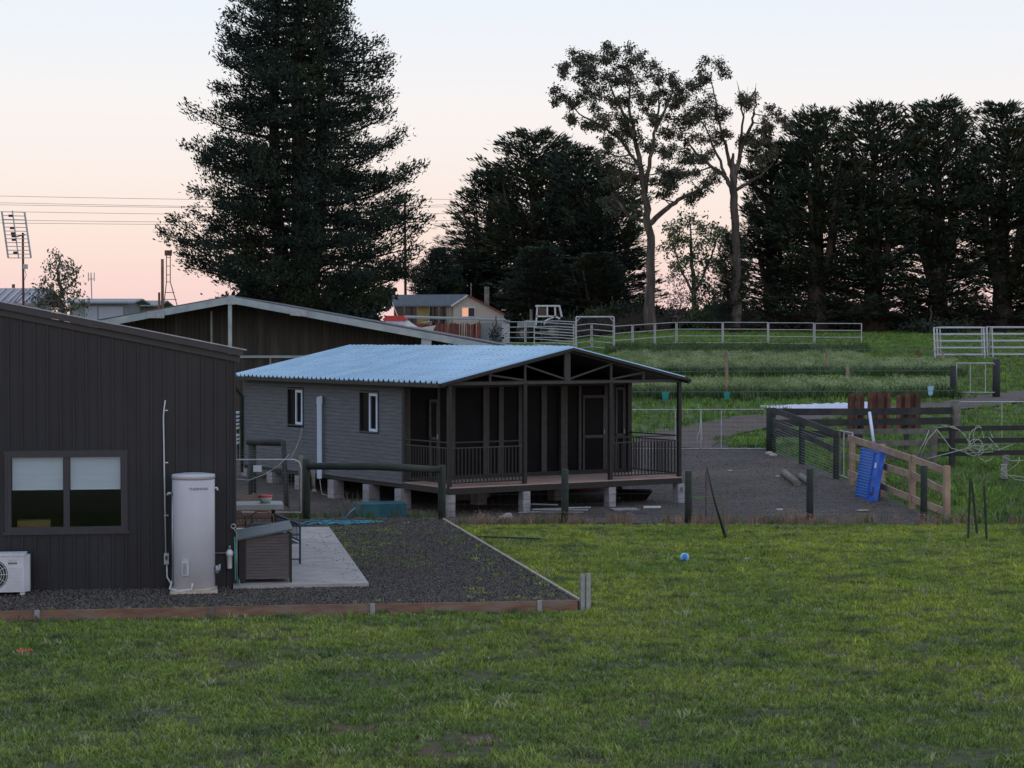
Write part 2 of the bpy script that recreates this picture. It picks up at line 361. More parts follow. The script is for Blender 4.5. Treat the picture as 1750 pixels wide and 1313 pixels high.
u1 = Vector((math.cos(R(9)), math.sin(R(9)), 0)); v1 = Vector((-math.sin(R(9)), math.cos(R(9)), 0))
C1 = Vector((-4.38, 31.3, 0))
def jit(seed, amp, sc):
    rg = random.Random(seed); tab = [rg.uniform(-1, 1) for _ in range(400)]
    def f(y):
        t = y / sc; i = int(math.floor(t)); k = t - i; k = k * k * (3 - 2 * k); return amp * (tab[i % 400] * (1 - k) + tab[(i + 1) % 400] * k)
    return f
j1, j2, j3, j4 = jit(1, .25, .7), jit(2, .3, .8), jit(3, .35, 2), jit(4, .35, 2)
lawn = grid_sheet('lawn_soil', list(np.arange(10, 43.3, .5)) + [43.45], lambda y: -13, lambda y: 20, 40, .010, 'soil'); tag(lawn, kind='structure')
yard = grid_sheet('gravel_yard', list(np.arange(43.35, 64.4, .35)), lambda y: -9, lambda y: float(np.interp(y, [43, 44.6, 62, 64.4], [9.6, 9.72, 8.05, 7.4])) + j1(y) * .4, 50, .025, 'yard_gravel', .012); tag(yard, kind='structure')
trk_pts = [(5.0, 63), (5.9, 66.5), (8.3, 72), (12, 76.5), (18, 80), (24, 88), (34, 97), (60, 118)]
mb = MB(); vs = []; fs = []
tx = [p[0] for p in trk_pts]; ty = [p[1] for p in trk_pts]
N = 120; cum = np.linspace(0, len(trk_pts) - 1, N)
for k, c in enumerate(cum):
    x = float(np.interp(c, range(len(tx)), tx)); y = float(np.interp(c, range(len(ty)), ty))
    x2 = float(np.interp(c + .2, range(len(tx)), tx)); y2 = float(np.interp(c + .2, range(len(ty)), ty))
    if k == N - 1: x2, y2 = x + 1, y + .7
    d = Vector((x2 - x, y2 - y, 0)).normalized(); s = Vector((-d.y, d.x, 0)); wl = 1.5 + j3(c * 6) ; wr = 1.5 + j4(c * 6)
    for q in (-1, -.33, .33, 1):
        ww = wl if q > 0 else wr; px_, py_ = x + s.x * q * ww, y + s.y * q * ww; vs.append((px_, py_, H(px_, py_) + .04))
for k in range(N - 1):
    for q in range(3): p = k * 4 + q; fs.append((p, p + 1, p + 5, p + 4))
mb.add(vs, fs); tag(mb.build('dirt_track', 'track'), kind='structure')

# raised gravel bed beside the shed: between the front edging and the side edging
E0 = at(0, 1045, 28.35); E0.z = 0; E1 = at(990, 1026, 29.55); E1.z = 0
ed = (E1 - E0).normalized(); E00 = E0 - ed * 4.5
G1 = at(756, 888, 43.0); G1.z = 0
mb = MB(); vs = []; fs = []; rg = random.Random(5)
for j in range(41):
    t = j / 40; a = E00.lerp(Vector((-12.5, 43.2, 0)), t); b = E1.lerp(G1, t)
    for i in range(41):
        p = a.lerp(b, i / 40); vs.append((p.x, p.y, rg.uniform(-.006, .006) - .004))
for j in range(40):
    for i in range(40): p = j * 41 + i; fs.append((p, p + 1, p + 42, p + 41))
mb.add(vs, fs); bed = mb.build('gravel_bed', 'gravel'); tag(bed, kind='structure')

sd_0 = (G1 - E1).normalized(); sn_0 = Vector((sd_0.y, -sd_0.x, 0))
# concrete slab beside the shed, cut in three pours
sA = C1 + u1 * -.02 + v1 * -.30; 
s_r = 2.12
slab = thing('concrete_path', 'pale concrete slab beside the dark shed, littered with small leaves', 'slab', sA + u1 * 1.0)
for a, b in ((0, 3.2), (3.21, 6.4), (6.41, 9.6)):
    MB().para(sA + v1 * a + V(0, 0, -.1), u1 * s_r, v1 * (b - a), V(0, 0, .15)).build('slab_section', 'concrete', slab)
# ------------------------------------------------------------------ scatter helper (geometry nodes, for what nobody could count)
def tuft(name, n, h, wdt, spread, mat, lean=.5, seed=0, head=0):
    rg = random.Random(seed); mb = MB()
    for i in range(n):
        a = rg.uniform(0, 6.28); r_ = spread * math.sqrt(rg.random()); b = V(r_ * math.cos(a), r_ * math.sin(a), -.01)
        hh = h * rg.uniform(.55, 1.1); a2 = rg.uniform(0, 6.28); ln = lean * rg.uniform(.2, 1) * hh
        tip = b + V(math.cos(a2) * ln, math.sin(a2) * ln, hh); mid = b + V(math.cos(a2) * ln * .3, math.sin(a2) * ln * .3, hh * .6)
        a3 = rg.uniform(0, 6.28); s = V(math.cos(a3), math.sin(a3), 0) * wdt / 2
        mb.add([b - s, b + s, mid + s * .8, mid - s * .8, tip], [(0, 1, 2, 3), (3, 2, 4)])
        if head:
            for q in range(3):
                p = tip + V(rg.uniform(-1, 1), rg.uniform(-1, 1), rg.uniform(-.5, .6)) * head * 1.5
                mb.add([p, p + V(head, 0, head * .3), p + V(head * .4, head * .6, head)], [(0, 1, 2)])
    me = bpy.data.meshes.new(name); me.from_pydata(mb.v, [], mb.f); me.materials.append(M[mat]); me.materials.append(M['flower'])
    if head and mat != 'dry_grass':
        for p in me.polygons: p.material_index = 1 if (len(p.vertices) == 3 and min(me.vertices[v].co.z for v in p.vertices) > h * .5 and (me.vertices[p.vertices[0]].co - me.vertices[p.vertices[1]].co).length < head * 1.1) else 0
    return bpy.data.objects.new(name, me)
def scatter(name, sheet, sources, density, smin, smax, seed, tilt=.15, noise=None):
    """sheet: object whose faces carry the instances; result is the sheet's own copy turned into ONE stuff object"""
    ng = bpy.data.node_groups.new(name, 'GeometryNodeTree')
    ng.interface.new_socket('Geometry', in_out='INPUT', socket_type='NodeSocketGeometry'); ng.interface.new_socket('Geometry', in_out='OUTPUT', socket_type='NodeSocketGeometry')
    n = ng.nodes; l = ng.links; gi = n.new('NodeGroupInput'); go = n.new('NodeGroupOutput')
    d = n.new('GeometryNodeDistributePointsOnFaces'); d.inputs['Density'].default_value = density; d.inputs['Seed'].default_value = seed
    l.new(gi.outputs[0], d.inputs['Mesh'])
    if noise:
        t = n.new('ShaderNodeTexNoise'); t.inputs['Scale'].default_value = noise[0]; t.inputs['Detail'].default_value = 4
        pos = n.new('GeometryNodeInputPosition'); l.new(pos.outputs[0], t.inputs['Vector'])
        mr = n.new('ShaderNodeMapRange'); mr.inputs[1].default_value = noise[1]; mr.inputs[2].default_value = noise[2]; mr.inputs[3].default_value = density * noise[3]; mr.inputs[4].default_value = density
        l.new(t.outputs[0], mr.inputs[0]); l.new(mr.outputs[0], d.inputs['Density'])
    j = n.new('GeometryNodeJoinGeometry')
    for s in sources:
        oi = n.new('GeometryNodeObjectInfo'); oi.inputs['Object'].default_value = s; oi.inputs['As Instance'].default_value = True
        l.new(oi.outputs['Geometry'], j.inputs[0])
    ip = n.new('GeometryNodeInstanceOnPoints'); ip.inputs['Pick Instance'].default_value = True
    l.new(d.outputs['Points'], ip.inputs['Points']); l.new(j.outputs[0], ip.inputs['Instance'])
    rv = n.new('FunctionNodeRandomValue'); rv.data_type = 'FLOAT_VECTOR'; rv.inputs[0].default_value = (-tilt, -tilt, 0); rv.inputs[1].default_value = (tilt, tilt, 6.283); rv.inputs['Seed'].default_value = seed
    l.new(rv.outputs[0], ip.inputs['Rotation'])
    rs = n.new('FunctionNodeRandomValue'); rs.data_type = 'FLOAT'; rs.inputs[2].default_value = smin; rs.inputs[3].default_value = smax; rs.inputs['Seed'].default_value = seed + 3
    l.new(rs.outputs[1], ip.inputs['Scale']); l.new(ip.outputs[0], go.inputs[0])
    md = sheet.modifiers.new('scatter', 'NODES'); md.node_group = ng
    return sheet
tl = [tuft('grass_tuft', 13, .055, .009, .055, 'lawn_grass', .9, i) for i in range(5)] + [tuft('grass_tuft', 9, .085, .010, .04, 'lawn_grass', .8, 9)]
def grass_sheet(name, ys, xl, xr, n, lift, mat='soil'):
    return grid_sheet(name, ys, xl, xr, n, lift, mat)
def drop_faces(o, test):
    import bmesh
    b = bmesh.new(); b.from_mesh(o.data); bmesh.ops.delete(b, geom=[f for f in b.faces if test(f.calc_center_median())], context='FACES'); b.to_mesh(o.data); b.free()
def edge_front(x): return E0.y + (x - E0.x) * ed.y / ed.x - .06
g = grass_sheet('lawn_grass', [15.5] + list(np.arange(15.6, 28.01, .1)), lambda y: -(y * .262 + 2.5), lambda y: y * .262 + 4.5, 120, .012)
PATCH = [(823, 20.0, .20, .26), (790, 18.1, .34, .16), (560, 24.6, .42, .12), (325, 25.5, .55, .10), (735, 26.0, .26, .10), (640, 20.4, .16, .10), (1010, 19.0, .14, .10), (905, 22.5, .2, .10)]
def in_patch(c):
    return any(((c.x - (px - CX) / FPX * Y) / rx) ** 2 + ((c.y - Y) / ry) ** 2 < 1 + .35 * math.sin(c.x * 31 + c.y * 47) for px, Y, rx, ry in PATCH)
drop_faces(g, in_patch)
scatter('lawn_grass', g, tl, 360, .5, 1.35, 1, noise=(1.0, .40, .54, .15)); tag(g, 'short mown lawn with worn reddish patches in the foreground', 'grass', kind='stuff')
def xr_edge(y):                             # left limit of the lawn: right side edging line
    if y < edge_front(-7.5): return -8.5
    if y < 29.3: return max(-8.5, E0.x + (y + .06 - E0.y) * ed.x / ed.y)
    t = (y - E1.y) / (G1.y - E1.y); return E1.x + (G1.x - E1.x) * min(1, max(0, t)) + .07
g = grass_sheet('lawn_grass', list(np.arange(28.0, 43.21, .1)), xr_edge, lambda y: y * .262 + 4.6, 40, .012)
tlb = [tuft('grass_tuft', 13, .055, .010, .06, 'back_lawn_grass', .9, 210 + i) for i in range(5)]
scatter('lawn_grass_back', g, tlb, 210, .7, 1.3, 2, noise=(.9, .36, .5, .45)); tag(g, 'brighter mown lawn reaching back to the row of short fence posts', 'grass', kind='stuff')
g = grass_sheet('lawn_clumps', [16.5] + list(np.arange(17, 43, .5)), lambda y: max(-(y * .262 + .5), (xr_edge(y) if y > 28.3 else -20)), lambda y: y * .262 + .5, 30, .012)
drop_later = g
scatter('lawn_clumps', g, [tuft('grass_tuft', 26, .085, .014, .09, 'lawn_grass', 1.1, 310 + i) for i in range(4)] + [tuft('clover', 20, .05, .03, .12, 'short_grass', 1.2, 320)], 7, .5, 1.6, 33, noise=(.7, .42, .6, .1)); tag(g, 'coarser darker clumps and clover growing through the lawn', 'grass', kind='stuff')
td = [tuft('grass_tuft', 16, .22, .012, .10, 'dry_grass', .7, 20 + i, .012) for i in range(3)]
g = grid_sheet('dry_grass', list(np.arange(43.0, 43.85, .1)), lambda y: -2.2, lambda y: 11.6, 60, .02, 'soil')
scatter('dry_grass', g, td, 65, .25, 1.3, 5, noise=(.9, .46, .58, .05)); tag(g, 'reddish dry weeds along the foot of the post row', 'weeds', kind='stuff')
g = grid_sheet('edge_weeds', list(np.arange(42.9, 43.8, .1)), lambda y: -5.0, lambda y: -1.6, 20, .16, 'soil')
scatter('edge_weeds', g, [tuft('grass_tuft', 16, .22, .012, .1, 'row_grass', .8, 31)], 26, .3, 1.1, 6, noise=(1.2, .4, .55, .3)); tag(g, 'green weeds growing under the round log rail', 'weeds', kind='stuff')
g = grid_sheet('edge_weeds', [28.05, 28.2, 28.35], lambda y: -8.0, lambda y: 0.3, 30, .02, 'soil')
for vtx in g.data.vertices:                 # lay the strip along the foot of the timber edging
    vtx.co.y = edge_front(vtx.co.x) - .25 + (vtx.co.y - 28.05) * .7
scatter('board_weeds', g, [tuft('grass_tuft', 14, .12, .010, .06, 'lawn_grass', .8, 33), tuft('grass_tuft', 14, .11, .010, .06, 'dry_grass', .8, 34)], 55, .4, 1.15, 16, noise=(1.5, .4, .6, .2)); tag(g, 'longer grass and dead weeds at the foot of the timber edging boards', 'weeds', kind='stuff')
# the paddock behind
ts = [tuft('grass_tuft', 14, .16, .03, .16, 'short_grass', .8, 40 + i) for i in range(4)]
g = grid_sheet('paddock_grass', list(np.arange(64.5, 156.1, 1.5)), lambda y: (840 - CX) / FPX * y, lambda y: 920 / FPX * y + 6, 36, .02, 'far_ground')
bm_keep = []
def on_track(x, y):
    for k in range(N - 1):
        pass
trk = [(float(np.interp(c, range(len(tx)), tx)), float(np.interp(c, range(len(ty)), ty))) for c in np.linspace(0, len(tx) - 1, 90)]
drop_faces(g, lambda c: min((c.x - a) ** 2 + (c.y - b) ** 2 for a, b in trk) < 1.5 ** 2)
scatter('paddock_grass', g, ts, 9, .6, 1.4, 7, noise=(.35, .35, .55, .4)); tag(g, 'short green paddock grass rising towards the trees', 'grass', kind='stuff')
g = grid_sheet('paddock_grass', list(np.arange(43.5, 64, .5)), lambda y: float(np.interp(y, [43, 44.6, 62, 64.4], [9.75, 9.85, 8.3, 7.6])), lambda y: y * .262 + 5, 20, .02, 'far_ground')
scatter('pen_grass', g, [tuft('grass_tuft', 18, .22, .018, .12, 'short_grass', .8, 47)], 26, .5, 1.3, 8, noise=(.8, .35, .55, .3)); tag(g, 'long grass inside the timber pen at the right', 'grass', kind='stuff')
g = grid_sheet('paddock_grass', list(np.arange(62.6, 66.5, .5)), lambda y: 6.9 - (y - 62.6) * .1, lambda y: 8.2 , 8, .03, 'far_ground')
scatter('gate_grass', g, ts, 16, .5, 1.1, 9); tag(g, 'green grass patch just behind the wide farm gate', 'grass', kind='stuff')
# weed-grown garden rows
tw = [tuft('grass_tuft', 34, .55, .030, .30, 'weed_grass', .8, 50 + i, .030) for i in range(4)]
tdk = [tuft('grass_tuft', 34, .55, .035, .30, 'row_grass', .8, 60 + i) for i in range(3)]
for k, (y0, y1, pl, pr) in enumerate(((83.0, 85.2, 1062, 1628), (97.5, 100.0, 1062, 1640), (119, 125, 1040, 1475))):
    g = grid_sheet('row_verge', list(np.arange(y0, y1, .7)), lambda y: (pl - CX) / FPX * y + j3(y * 3), lambda y: (pr - CX) / FPX * y + j4(y * 3), 24, .05, 'far_ground')
    scatter('row_verge_%d' % k, g, tdk, 9, .5, 1.15, 70 + k, noise=(.5, .35, .55, .5)); tag(g, ('dark rank grass along the front of the nearest garden row', 'dark rank grass along the front of the middle garden row', 'dark rank grass below the far run of cattle panels')[k], 'grass', kind='stuff')
for k, (y0, y1, pl, pr, lab, dens) in enumerate(((84.5, 90.5, 1062, 1628, 'nearest weed-grown garden row, tall and pale topped', 7), (99.5, 107, 1062, 1640, 'middle weed-grown garden row behind the nearest one', 6), (109, 118, 1050, 1475, 'furthest weed-grown strip, speckled with pale flowers', 5))):
    g = grid_sheet('garden_row', list(np.arange(y0, y1, .75)), lambda y: (pl - CX) / FPX * y + j3(y * 3), lambda y: (pr - CX) / FPX * y + j4(y * 3), 24, .05, 'far_ground')
    scatter('garden_row_%d' % k, g, tw, dens, .45 if k < 2 else .35, 1.15 if k < 2 else .8, 60 + k, noise=(.5, .35, .55, .45)); tag(g, lab, 'weeds', kind='stuff')
# pebbles on the bed
def pebble(seed):
    rg = random.Random(seed); mb = MB(); P = [(1, 0, 0), (-1, 0, 0), (0, 1, 0), (0, -1, 0), (0, 0, .7), (0, 0, -.7)]
    P = [tuple(c * .013 * rg.uniform(.7, 1.3) for c in p) for p in P]
    mb.add(P, [(0, 2, 4), (2, 1, 4), (1, 3, 4), (3, 0, 4), (2, 0, 5), (1, 2, 5), (3, 1, 5), (0, 3, 5)])
    me = bpy.data.meshes.new('pebble'); me.from_pydata(mb.v, [], mb.f); me.materials.append(M['pebble']); return bpy.data.objects.new('pebble', me)
g = MB(); a, b = E00, E1
vs = [(E00.x, E00.y, .003), (E1.x, E1.y, .003), (G1.x, G1.y, .003), (-6, 43, .003)]
g.add(vs, [(0, 1, 2, 3)]); g = g.build('loose_gravel', 'gravel')
scatter('loose_gravel', g, [pebble(i) for i in range(4)], 1000, .35, 1.25, 12, 3); tag(g, 'loose dark grey gravel spread over the raised bed', 'gravel', kind='stuff')
g = grid_sheet('yard_stones', list(np.arange(43.5, 62, .5)), lambda y: -4.5, lambda y: float(np.interp(y, [43, 44.6, 62, 64.4], [9.6, 9.72, 8.05, 7.4])) - .1, 30, .04, 'yard_gravel')
scatter('yard_stones', g, [pebble(i) for i in range(4)], 70, .4, 1.2, 15, 3, noise=(.6, .35, .6, .2)); tag(g, 'coarse crushed stone scattered over the yard round the cottage', 'gravel', kind='stuff')
g = grid_sheet('bed_weeds', list(np.arange(34, 42.6, .5)), lambda y: C1.x + 1.9 - (y - 31.3) * .16, lambda y: C1.x + 3.6 - (y - 31.3) * .16 , 12, .155, 'gravel')
scatter('bed_weeds', g, [tuft('grass_tuft', 8, .045, .010, .05, 'lawn_grass', .9, 71)], 80, .4, 1.1, 13, noise=(.8, .38, .62, .08)); tag(g, 'thin green weeds sprouting in the gravel beside the slab', 'weeds', kind='stuff')
g = MB().add([tuple(E00 + ed * 5 + v1 * .04 + V(0, 0, .006)), tuple(E1 + v1 * .04 + V(-.1, 0, .006)), tuple(E1 + v1 * .45 + V(-.2, 0, .006)), tuple(E00 + ed * 5 + v1 * .25 + V(0, 0, .006))], [(0, 1, 2, 3)]).build('bed_weeds', 'gravel')
scatter('bed_weeds_front', g, [tuft('grass_tuft', 9, .05, .011, .05, 'lawn_grass', .9, 73)], 34, .4, 1.3, 17, noise=(1.3, .42, .6, .03)); tag(g, 'scattered weeds in the gravel just behind the front edging boards', 'weeds', kind='stuff')
g = MB().add([tuple(E1 + sd_0 * .3 - sn_0 * .05 + V(0, 0, .007)), tuple(E1 + sd_0 * 13 - sn_0 * .05 + V(0, 0, .007)), tuple(E1 + sd_0 * 13 - sn_0 * .9 + V(0, 0, .007)), tuple(E1 + sd_0 * .3 - sn_0 * .7 + V(0, 0, .007))], [(0, 1, 2, 3)]).build('bed_weeds', 'gravel')
scatter('bed_weeds_side', g, [tuft('grass_tuft', 9, .05, .011, .05, 'lawn_grass', .9, 74)], 26, .4, 1.3, 18, noise=(.9, .42, .6, .03)); tag(g, 'patchy weeds in the gravel along the long side edging', 'weeds', kind='stuff')
t = .0
g = MB().add([(E1.x - 1.9, E1.y + .1, .006), (E1.x - .12, E1.y + .15, .006), (E1.x - .95, E1.y + 4.2, .006), (E1.x - 1.8, E1.y + 3.5, .006)], [(0, 1, 2, 3)]).build('bed_weeds', 'gravel')
scatter('bed_weeds_corner', g, [tuft('grass_tuft', 8, .05, .010, .05, 'lawn_grass', .9, 72)], 30, .4, 1.2, 14, noise=(1.4, .42, .6, .02)); tag(g, 'green weeds in the near right corner of the gravel bed', 'weeds', kind='stuff')

# ------------------------------------------------------------------ timber edging of the bed
joins = [-110, 62, 360, 636, 922]
edg = thing('timber_edging', 'reddish timber board edging between the gravel bed and the near lawn', 'garden edging', E0)
def epos(px): return E0 + ed * hit(px, E0, ed)
ps = [epos(p) for p in joins] + [E1 + ed * -.02]
for a, b in zip(ps[:-1], ps[1:]):
    p = a + ed * .006 + V(0, -.035, -.24)
    MB().para(p, (b - a) - ed * .012, V(0, .035, 0), V(0, 0, .262 + random.uniform(-.004, .004))).build('edging_board', 'timber_edge', edg)
for i, a in enumerate(ps[1:-1]):
    MB().para(a + V(-.03, -.062, -.22), u1 * .07, V(0, .025, 0), V(0, 0, .25)).para(a + V(-.03, -.07, -.22), u1 * .012, V(0, .008, 0), V(0, 0, .25)).build('joining_bracket', 'galv' if i != 1 else 'weathered', edg)
sd_ = (G1 - E1).normalized(); sn = Vector((sd_.y, -sd_.x, 0))
side = thing('timber_edging', 'long pale timber edging running back along the right of the gravel bed', 'garden edging', E1)
L = (G1 - E1).length; k = 0; t0 = .05
while t0 < L - .1:
    t1 = min(L, t0 + 3.3); MB().para(E1 + sd_ * t0 + V(0, 0, -.2), sd_ * (t1 - t0 - .01), sn * .045, V(0, 0, .225)).build('edging_board', 'timber_top', side); t0 = t1
for k, (px, yt, yb) in enumerate(((989.5, 983, 1052), (997.5, 981, 1056))):
    p = E1 + ed * (.02 + k * .085) + V(0, -.02 - k * .04, -.2)
    z1 = zat(yt, p.y); q = MB().para(p, u1 * .065, v1 * .012, V(0, 0, z1 - p.z)).para(p + v1 * .06, u1 * .065, v1 * .012, V(0, 0, z1 - p.z)).para(p + u1 * .028 + v1 * .012, u1 * .01, v1 * .048, V(0, 0, z1 - p.z))
    solo(q, 'steel_post', 'galv', ('galvanised steel channel post at the bed corner, inner of the pair', 'galvanised steel channel post at the bed corner, outer and nearer the lawn')[k], 'post', 'channel posts at the bed corner')

# ------------------------------------------------------------------ dark steel shed (left)
shed = thing('steel_shed', 'large charcoal ribbed steel shed with low gable at the left', 'shed', C1)
TANP = math.tan(R(11.3)); ZE = zat(612, 31.3); RS = 6.0
def ztop(s): return ZE + (-s if s > -RS else 2 * RS + s) * TANP
def SP(s, t, z): return C1 + u1 * s + v1 * t + V(0, 0, z)
wl_, wr_ = hit(12, C1, u1), hit(212, C1, u1); wz0, wz1 = zat(907, 31), zat(775, 31); pw = (wr_ - wl_) / 9
seams = []; s = wr_
while s < 0: seams.append(s); s += pw
seams.append(0.0); s = wr_ - pw
while s > -RS: seams.append(s); s -= pw
seams.append(-RS); seams.sort()
def panel(a, b, za, zb0, zb1):
    mb = MB(); e = .004
    mb.poly([SP(a, 0, za), SP(b - e, 0, za), SP(b - e, 0, zb1), SP(a, 0, zb0)], v1 * .003)
    mb.poly([SP(a, -.032, za), SP(a + .034, -.032, za), SP(a + .034, -.032, zb0), SP(a, -.032, zb0)], v1 * .032)
    for q in (.38, .66):
        x = a + (b - a) * q; mb.poly([SP(x, -.005, za), SP(x + .012, -.005, za), SP(x + .012, -.005, zb0), SP(x, -.005, zb0)], v1 * .005)
    mb.build('wall_panel', 'charcoal_steel', shed)
for a, b in zip(seams[:-1], seams[1:]):
    if b - a < .01: continue
    if a >= wl_ - .01 and b <= wr_ + .01:
        panel(a, b, .0, wz0, wz0); panel(a, b, wz1, ztop(a), ztop(b))
    else: panel(a, b, .0, ztop(a), ztop(b))
MB().poly([SP(-12, 0, 0), SP(-RS - .01, 0, 0), SP(-RS - .01, 0, ztop(-RS)), SP(-12, 0, ztop(-12))], v1 * .02).build('wall', 'charcoal_steel', shed)
D1 = 8.0
mb = MB(); mb.para(SP(-.02, .03, 0), u1 * .02, v1 * D1, V(0, 0, ZE)); mb.para(SP(-12, .03, 0), u1 * .02, v1 * D1, V(0, 0, ZE)); mb.poly([SP(-12, D1, 0), SP(0, D1, 0), SP(0, D1, ZE), SP(-RS, D1, ztop(-RS)), SP(-12, D1, ZE)], v1 * .02)
mb.build('side_wall', 'charcoal_steel', shed)
MB().para(SP(-11.9, .05, -.02), u1 * 11.8, v1 * (D1 - .1), V(0, 0, .06)).build('floor_slab', 'concrete', shed)
MB().poly([SP(.14, -.16, ztop(.14) + .09), SP(-RS, -.16, ztop(-RS) + .09), SP(-12.2, -.16, ztop(-12.2) + .09), SP(-12.2, -.16, ztop(-12.2) + .14), SP(-RS, -.16, ztop(-RS) + .14), SP(.14, -.16, ztop(.14) + .14)], v1 * (D1 + .3)).build('roof', 'dark_roof', shed)
# barge: two stepped bands and a pale capping
def band(s0, s1, y, lo, hi, th, name, mat):
    MB().poly([SP(s0, y, ztop(s0) + lo), SP(s1, y, ztop(s1) + lo), SP(s1, y, ztop(s1) + hi), SP(s0, y, ztop(s0) + hi)], v1 * th).build(name, mat, shed)
band(.10, -RS, -.07, -.05, .055, .045, 'barge_board', 'charcoal_trim'); band(.13, -RS, -.175, .058, .155, .11, 'barge_board', 'charcoal_trim')
band(.20, -RS, -.19, .158, .175, .16, 'barge_capping', 'galv')
MB().para(SP(.0, -.03, 0), u1 * .035, v1 * .06, V(0, 0, ZE)).build('corner_flashing', 'charcoal_steel', shed)
# window: frame > panes and blinds
fw = .055
wf = MB(); 
for (a, b, c, d) in ((wl_, wr_, wz0, wz0 + .07), (wl_, wr_, wz1 - fw, wz1), (wl_, wl_ + fw, wz0 + .07, wz1 - fw), (wr_ - fw, wr_, wz0 + .07, wz1 - fw)):
    wf.para(SP(a, -.035, c), u1 * (b - a), v1 * .06, V(0, 0, d - c))
ms0, ms1 = hit(107.5, C1, u1), hit(118, C1, u1)
wf.para(SP(ms0, -.02, wz0 + .07), u1 * (ms1 - ms0), v1 * .045, V(0, 0, wz1 - fw - wz0 - .07))
wf.para(SP(wl_ - .08, -.05, wz0 - .045), u1 * (wr_ - wl_ + .16), v1 * .045, V(0, 0, .045)).para(SP(wl_ - .06, -.033, wz1), u1 * (wr_ - wl_ + .12), v1 * .035, V(0, 0, .05))
wf.para(SP(wl_ - .045, -.033, wz0), u1 * .043, v1 * .033, V(0, 0, wz1 - wz0)).para(SP(wr_ + .002, -.033, wz0), u1 * .043, v1 * .033, V(0, 0, wz1 - wz0))
wfo = wf.build('window', 'charcoal_trim', shed)
zb = zat(836, 31)
for a, b in ((wl_ + fw, ms0), (ms1, wr_ - fw)):
    MB().para(SP(a, .002, wz0 + .07), u1 * (b - a), v1 * .006, V(0, 0, wz1 - fw - wz0 - .07)).build('pane', 'pane_glass', wfo)
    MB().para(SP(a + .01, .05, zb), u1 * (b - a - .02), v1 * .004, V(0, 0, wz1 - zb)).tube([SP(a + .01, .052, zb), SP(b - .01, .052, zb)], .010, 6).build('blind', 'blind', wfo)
MB().para(SP(wl_ + .1, .5, .6), u1 * .5, v1 * .3, V(0, 0, wz0 + .13 - .6)).build('cabinet', 'yellow_wall', shed)
# outlet marks
q = hit(173, C1, u1)
MB().para(SP(q - .035, -.012, zat(960, 31)), u1 * .06, v1 * .01, V(0, 0, .12)).build('wall_outlet', 'charcoal_trim', shed)
# conduit with isolator switch
q = hit(279, C1, u1)
cd = thing('conduit', 'thin white electrical conduit running down the dark shed wall', 'conduit', SP(q, -.04, 0))
MB().tube([SP(q + .03, -.03, zat(684, 31.2)), SP(q + .012, -.055, zat(697, 31.2)), SP(q, -.06, zat(712, 31.2)), SP(q + .01, -.06, zat(800, 31.2)), SP(q + .03, -.055, zat(945, 31.2))], .011, 7).build('pipe', 'white_paint', cd, True)
for y in (702, 791, 881): MB().para(SP(q + .0, -.05, zat(y, 31.2)), u1 * .07, v1 * .045, V(0, 0, .015)).build('pipe_clip', 'white_paint', cd)
MB().para(SP(q + .0, -.09, zat(963, 31.2)), u1 * .075, v1 * .085, V(0, 0, .17)).build('isolator_box', 'enamel', cd)
MB().para(SP(q + .022, -.105, zat(955, 31.2)), u1 * .03, v1 * .014, V(0, 0, .06)).build('switch', 'charcoal_trim', cd)
HB = SP(hit(330, C1, u1), -.48, 0)
MB().tube([SP(q + .045, -.05, zat(964, 31.2)), SP(q + .05, -.06, zat(985, 31.2)), SP(q + .14, -.2, zat(1000, 31.2)), HB + V(-.30, -.12, .22), HB + V(-.34, -.2, .06), HB + V(-.18, -.31, .035), HB + V(.02, -.33, .07), HB + V(.03, -.32, .16)], .014, 7).build('flexible_conduit', 'white_paint', cd, True)
# hot water heater
wh = thing('water_heater', 'tall pale grey cylindrical hot water heater by the dark shed', 'water heater', HB)
MB().box(HB + V(0, 0, .0), .72, .72, .035, R(9)).build('plinth', 'heater_base', wh)
MB().lathe(HB, [(.31, .04), (.325, .05), (.327, 1.74), (.322, 1.745)], 48).build('tank', 'enamel', wh, True)
MB().lathe(HB, [(.331, 1.742), (.333, 1.80), (.325, 1.815), (.18, 1.832), (.0005, 1.838)], 48).build('lid', 'enamel', wh, True)
MB().lathe(HB, [(.33, .035), (.333, .06), (.327, .065)], 48).build('base_ring', 'heater_base', wh, True)
vs, fs = text_mesh('THERMANN', .058); a0 = .42
def cyl(x, z, r_=.3285): a = x / r_ + a0; return (HB.x + r_ * math.sin(a), HB.y - r_ * math.cos(a), HB.z + 1.585 + z)
MB().add([cyl(v.x, v.y) for v in vs], fs).build('lettering', 'black_text', wh)
mb = MB(); mb.para(HB + V(-.13, -.345, .28), V(.11, -.002, 0), V(0, .05, 0), V(0, 0, .235)); mb.build('access_cover', 'enamel', wh); 
MB().para(HB + V(-.115, -.349, .30), V(.06, -.001, 0), V(0, .004, 0), V(0, 0, .17)).build('access_label', 'galv', wh)
MB().tube([HB + V(-.30, -.13, 1.53), HB + V(-.36, -.17, 1.53), HB + V(-.38, -.17, 1.50)], .022, 8).tube([HB + V(-.30, -.15, 1.50), HB + V(-.305, -.15, .1)], .012, 6).build('relief_valve', 'galv', wh, True)
MB().tube([HB + V(.31, .02, 1.60), HB + V(.36, .02, 1.60), HB + V(.37, .02, 1.56)], .016, 8).build('outlet_pipe', 'white_paint', wh, True)
MB().tube([HB + V(.31, -.02, .30), HB + V(.40, -.02, .33), HB + V(.40, -.02, .42)], .02, 8).tube([HB + V(.36, -.02, .28), HB + V(.36, -.02, .40)], .03, 8).build('inlet_valve', 'galv', wh, True)
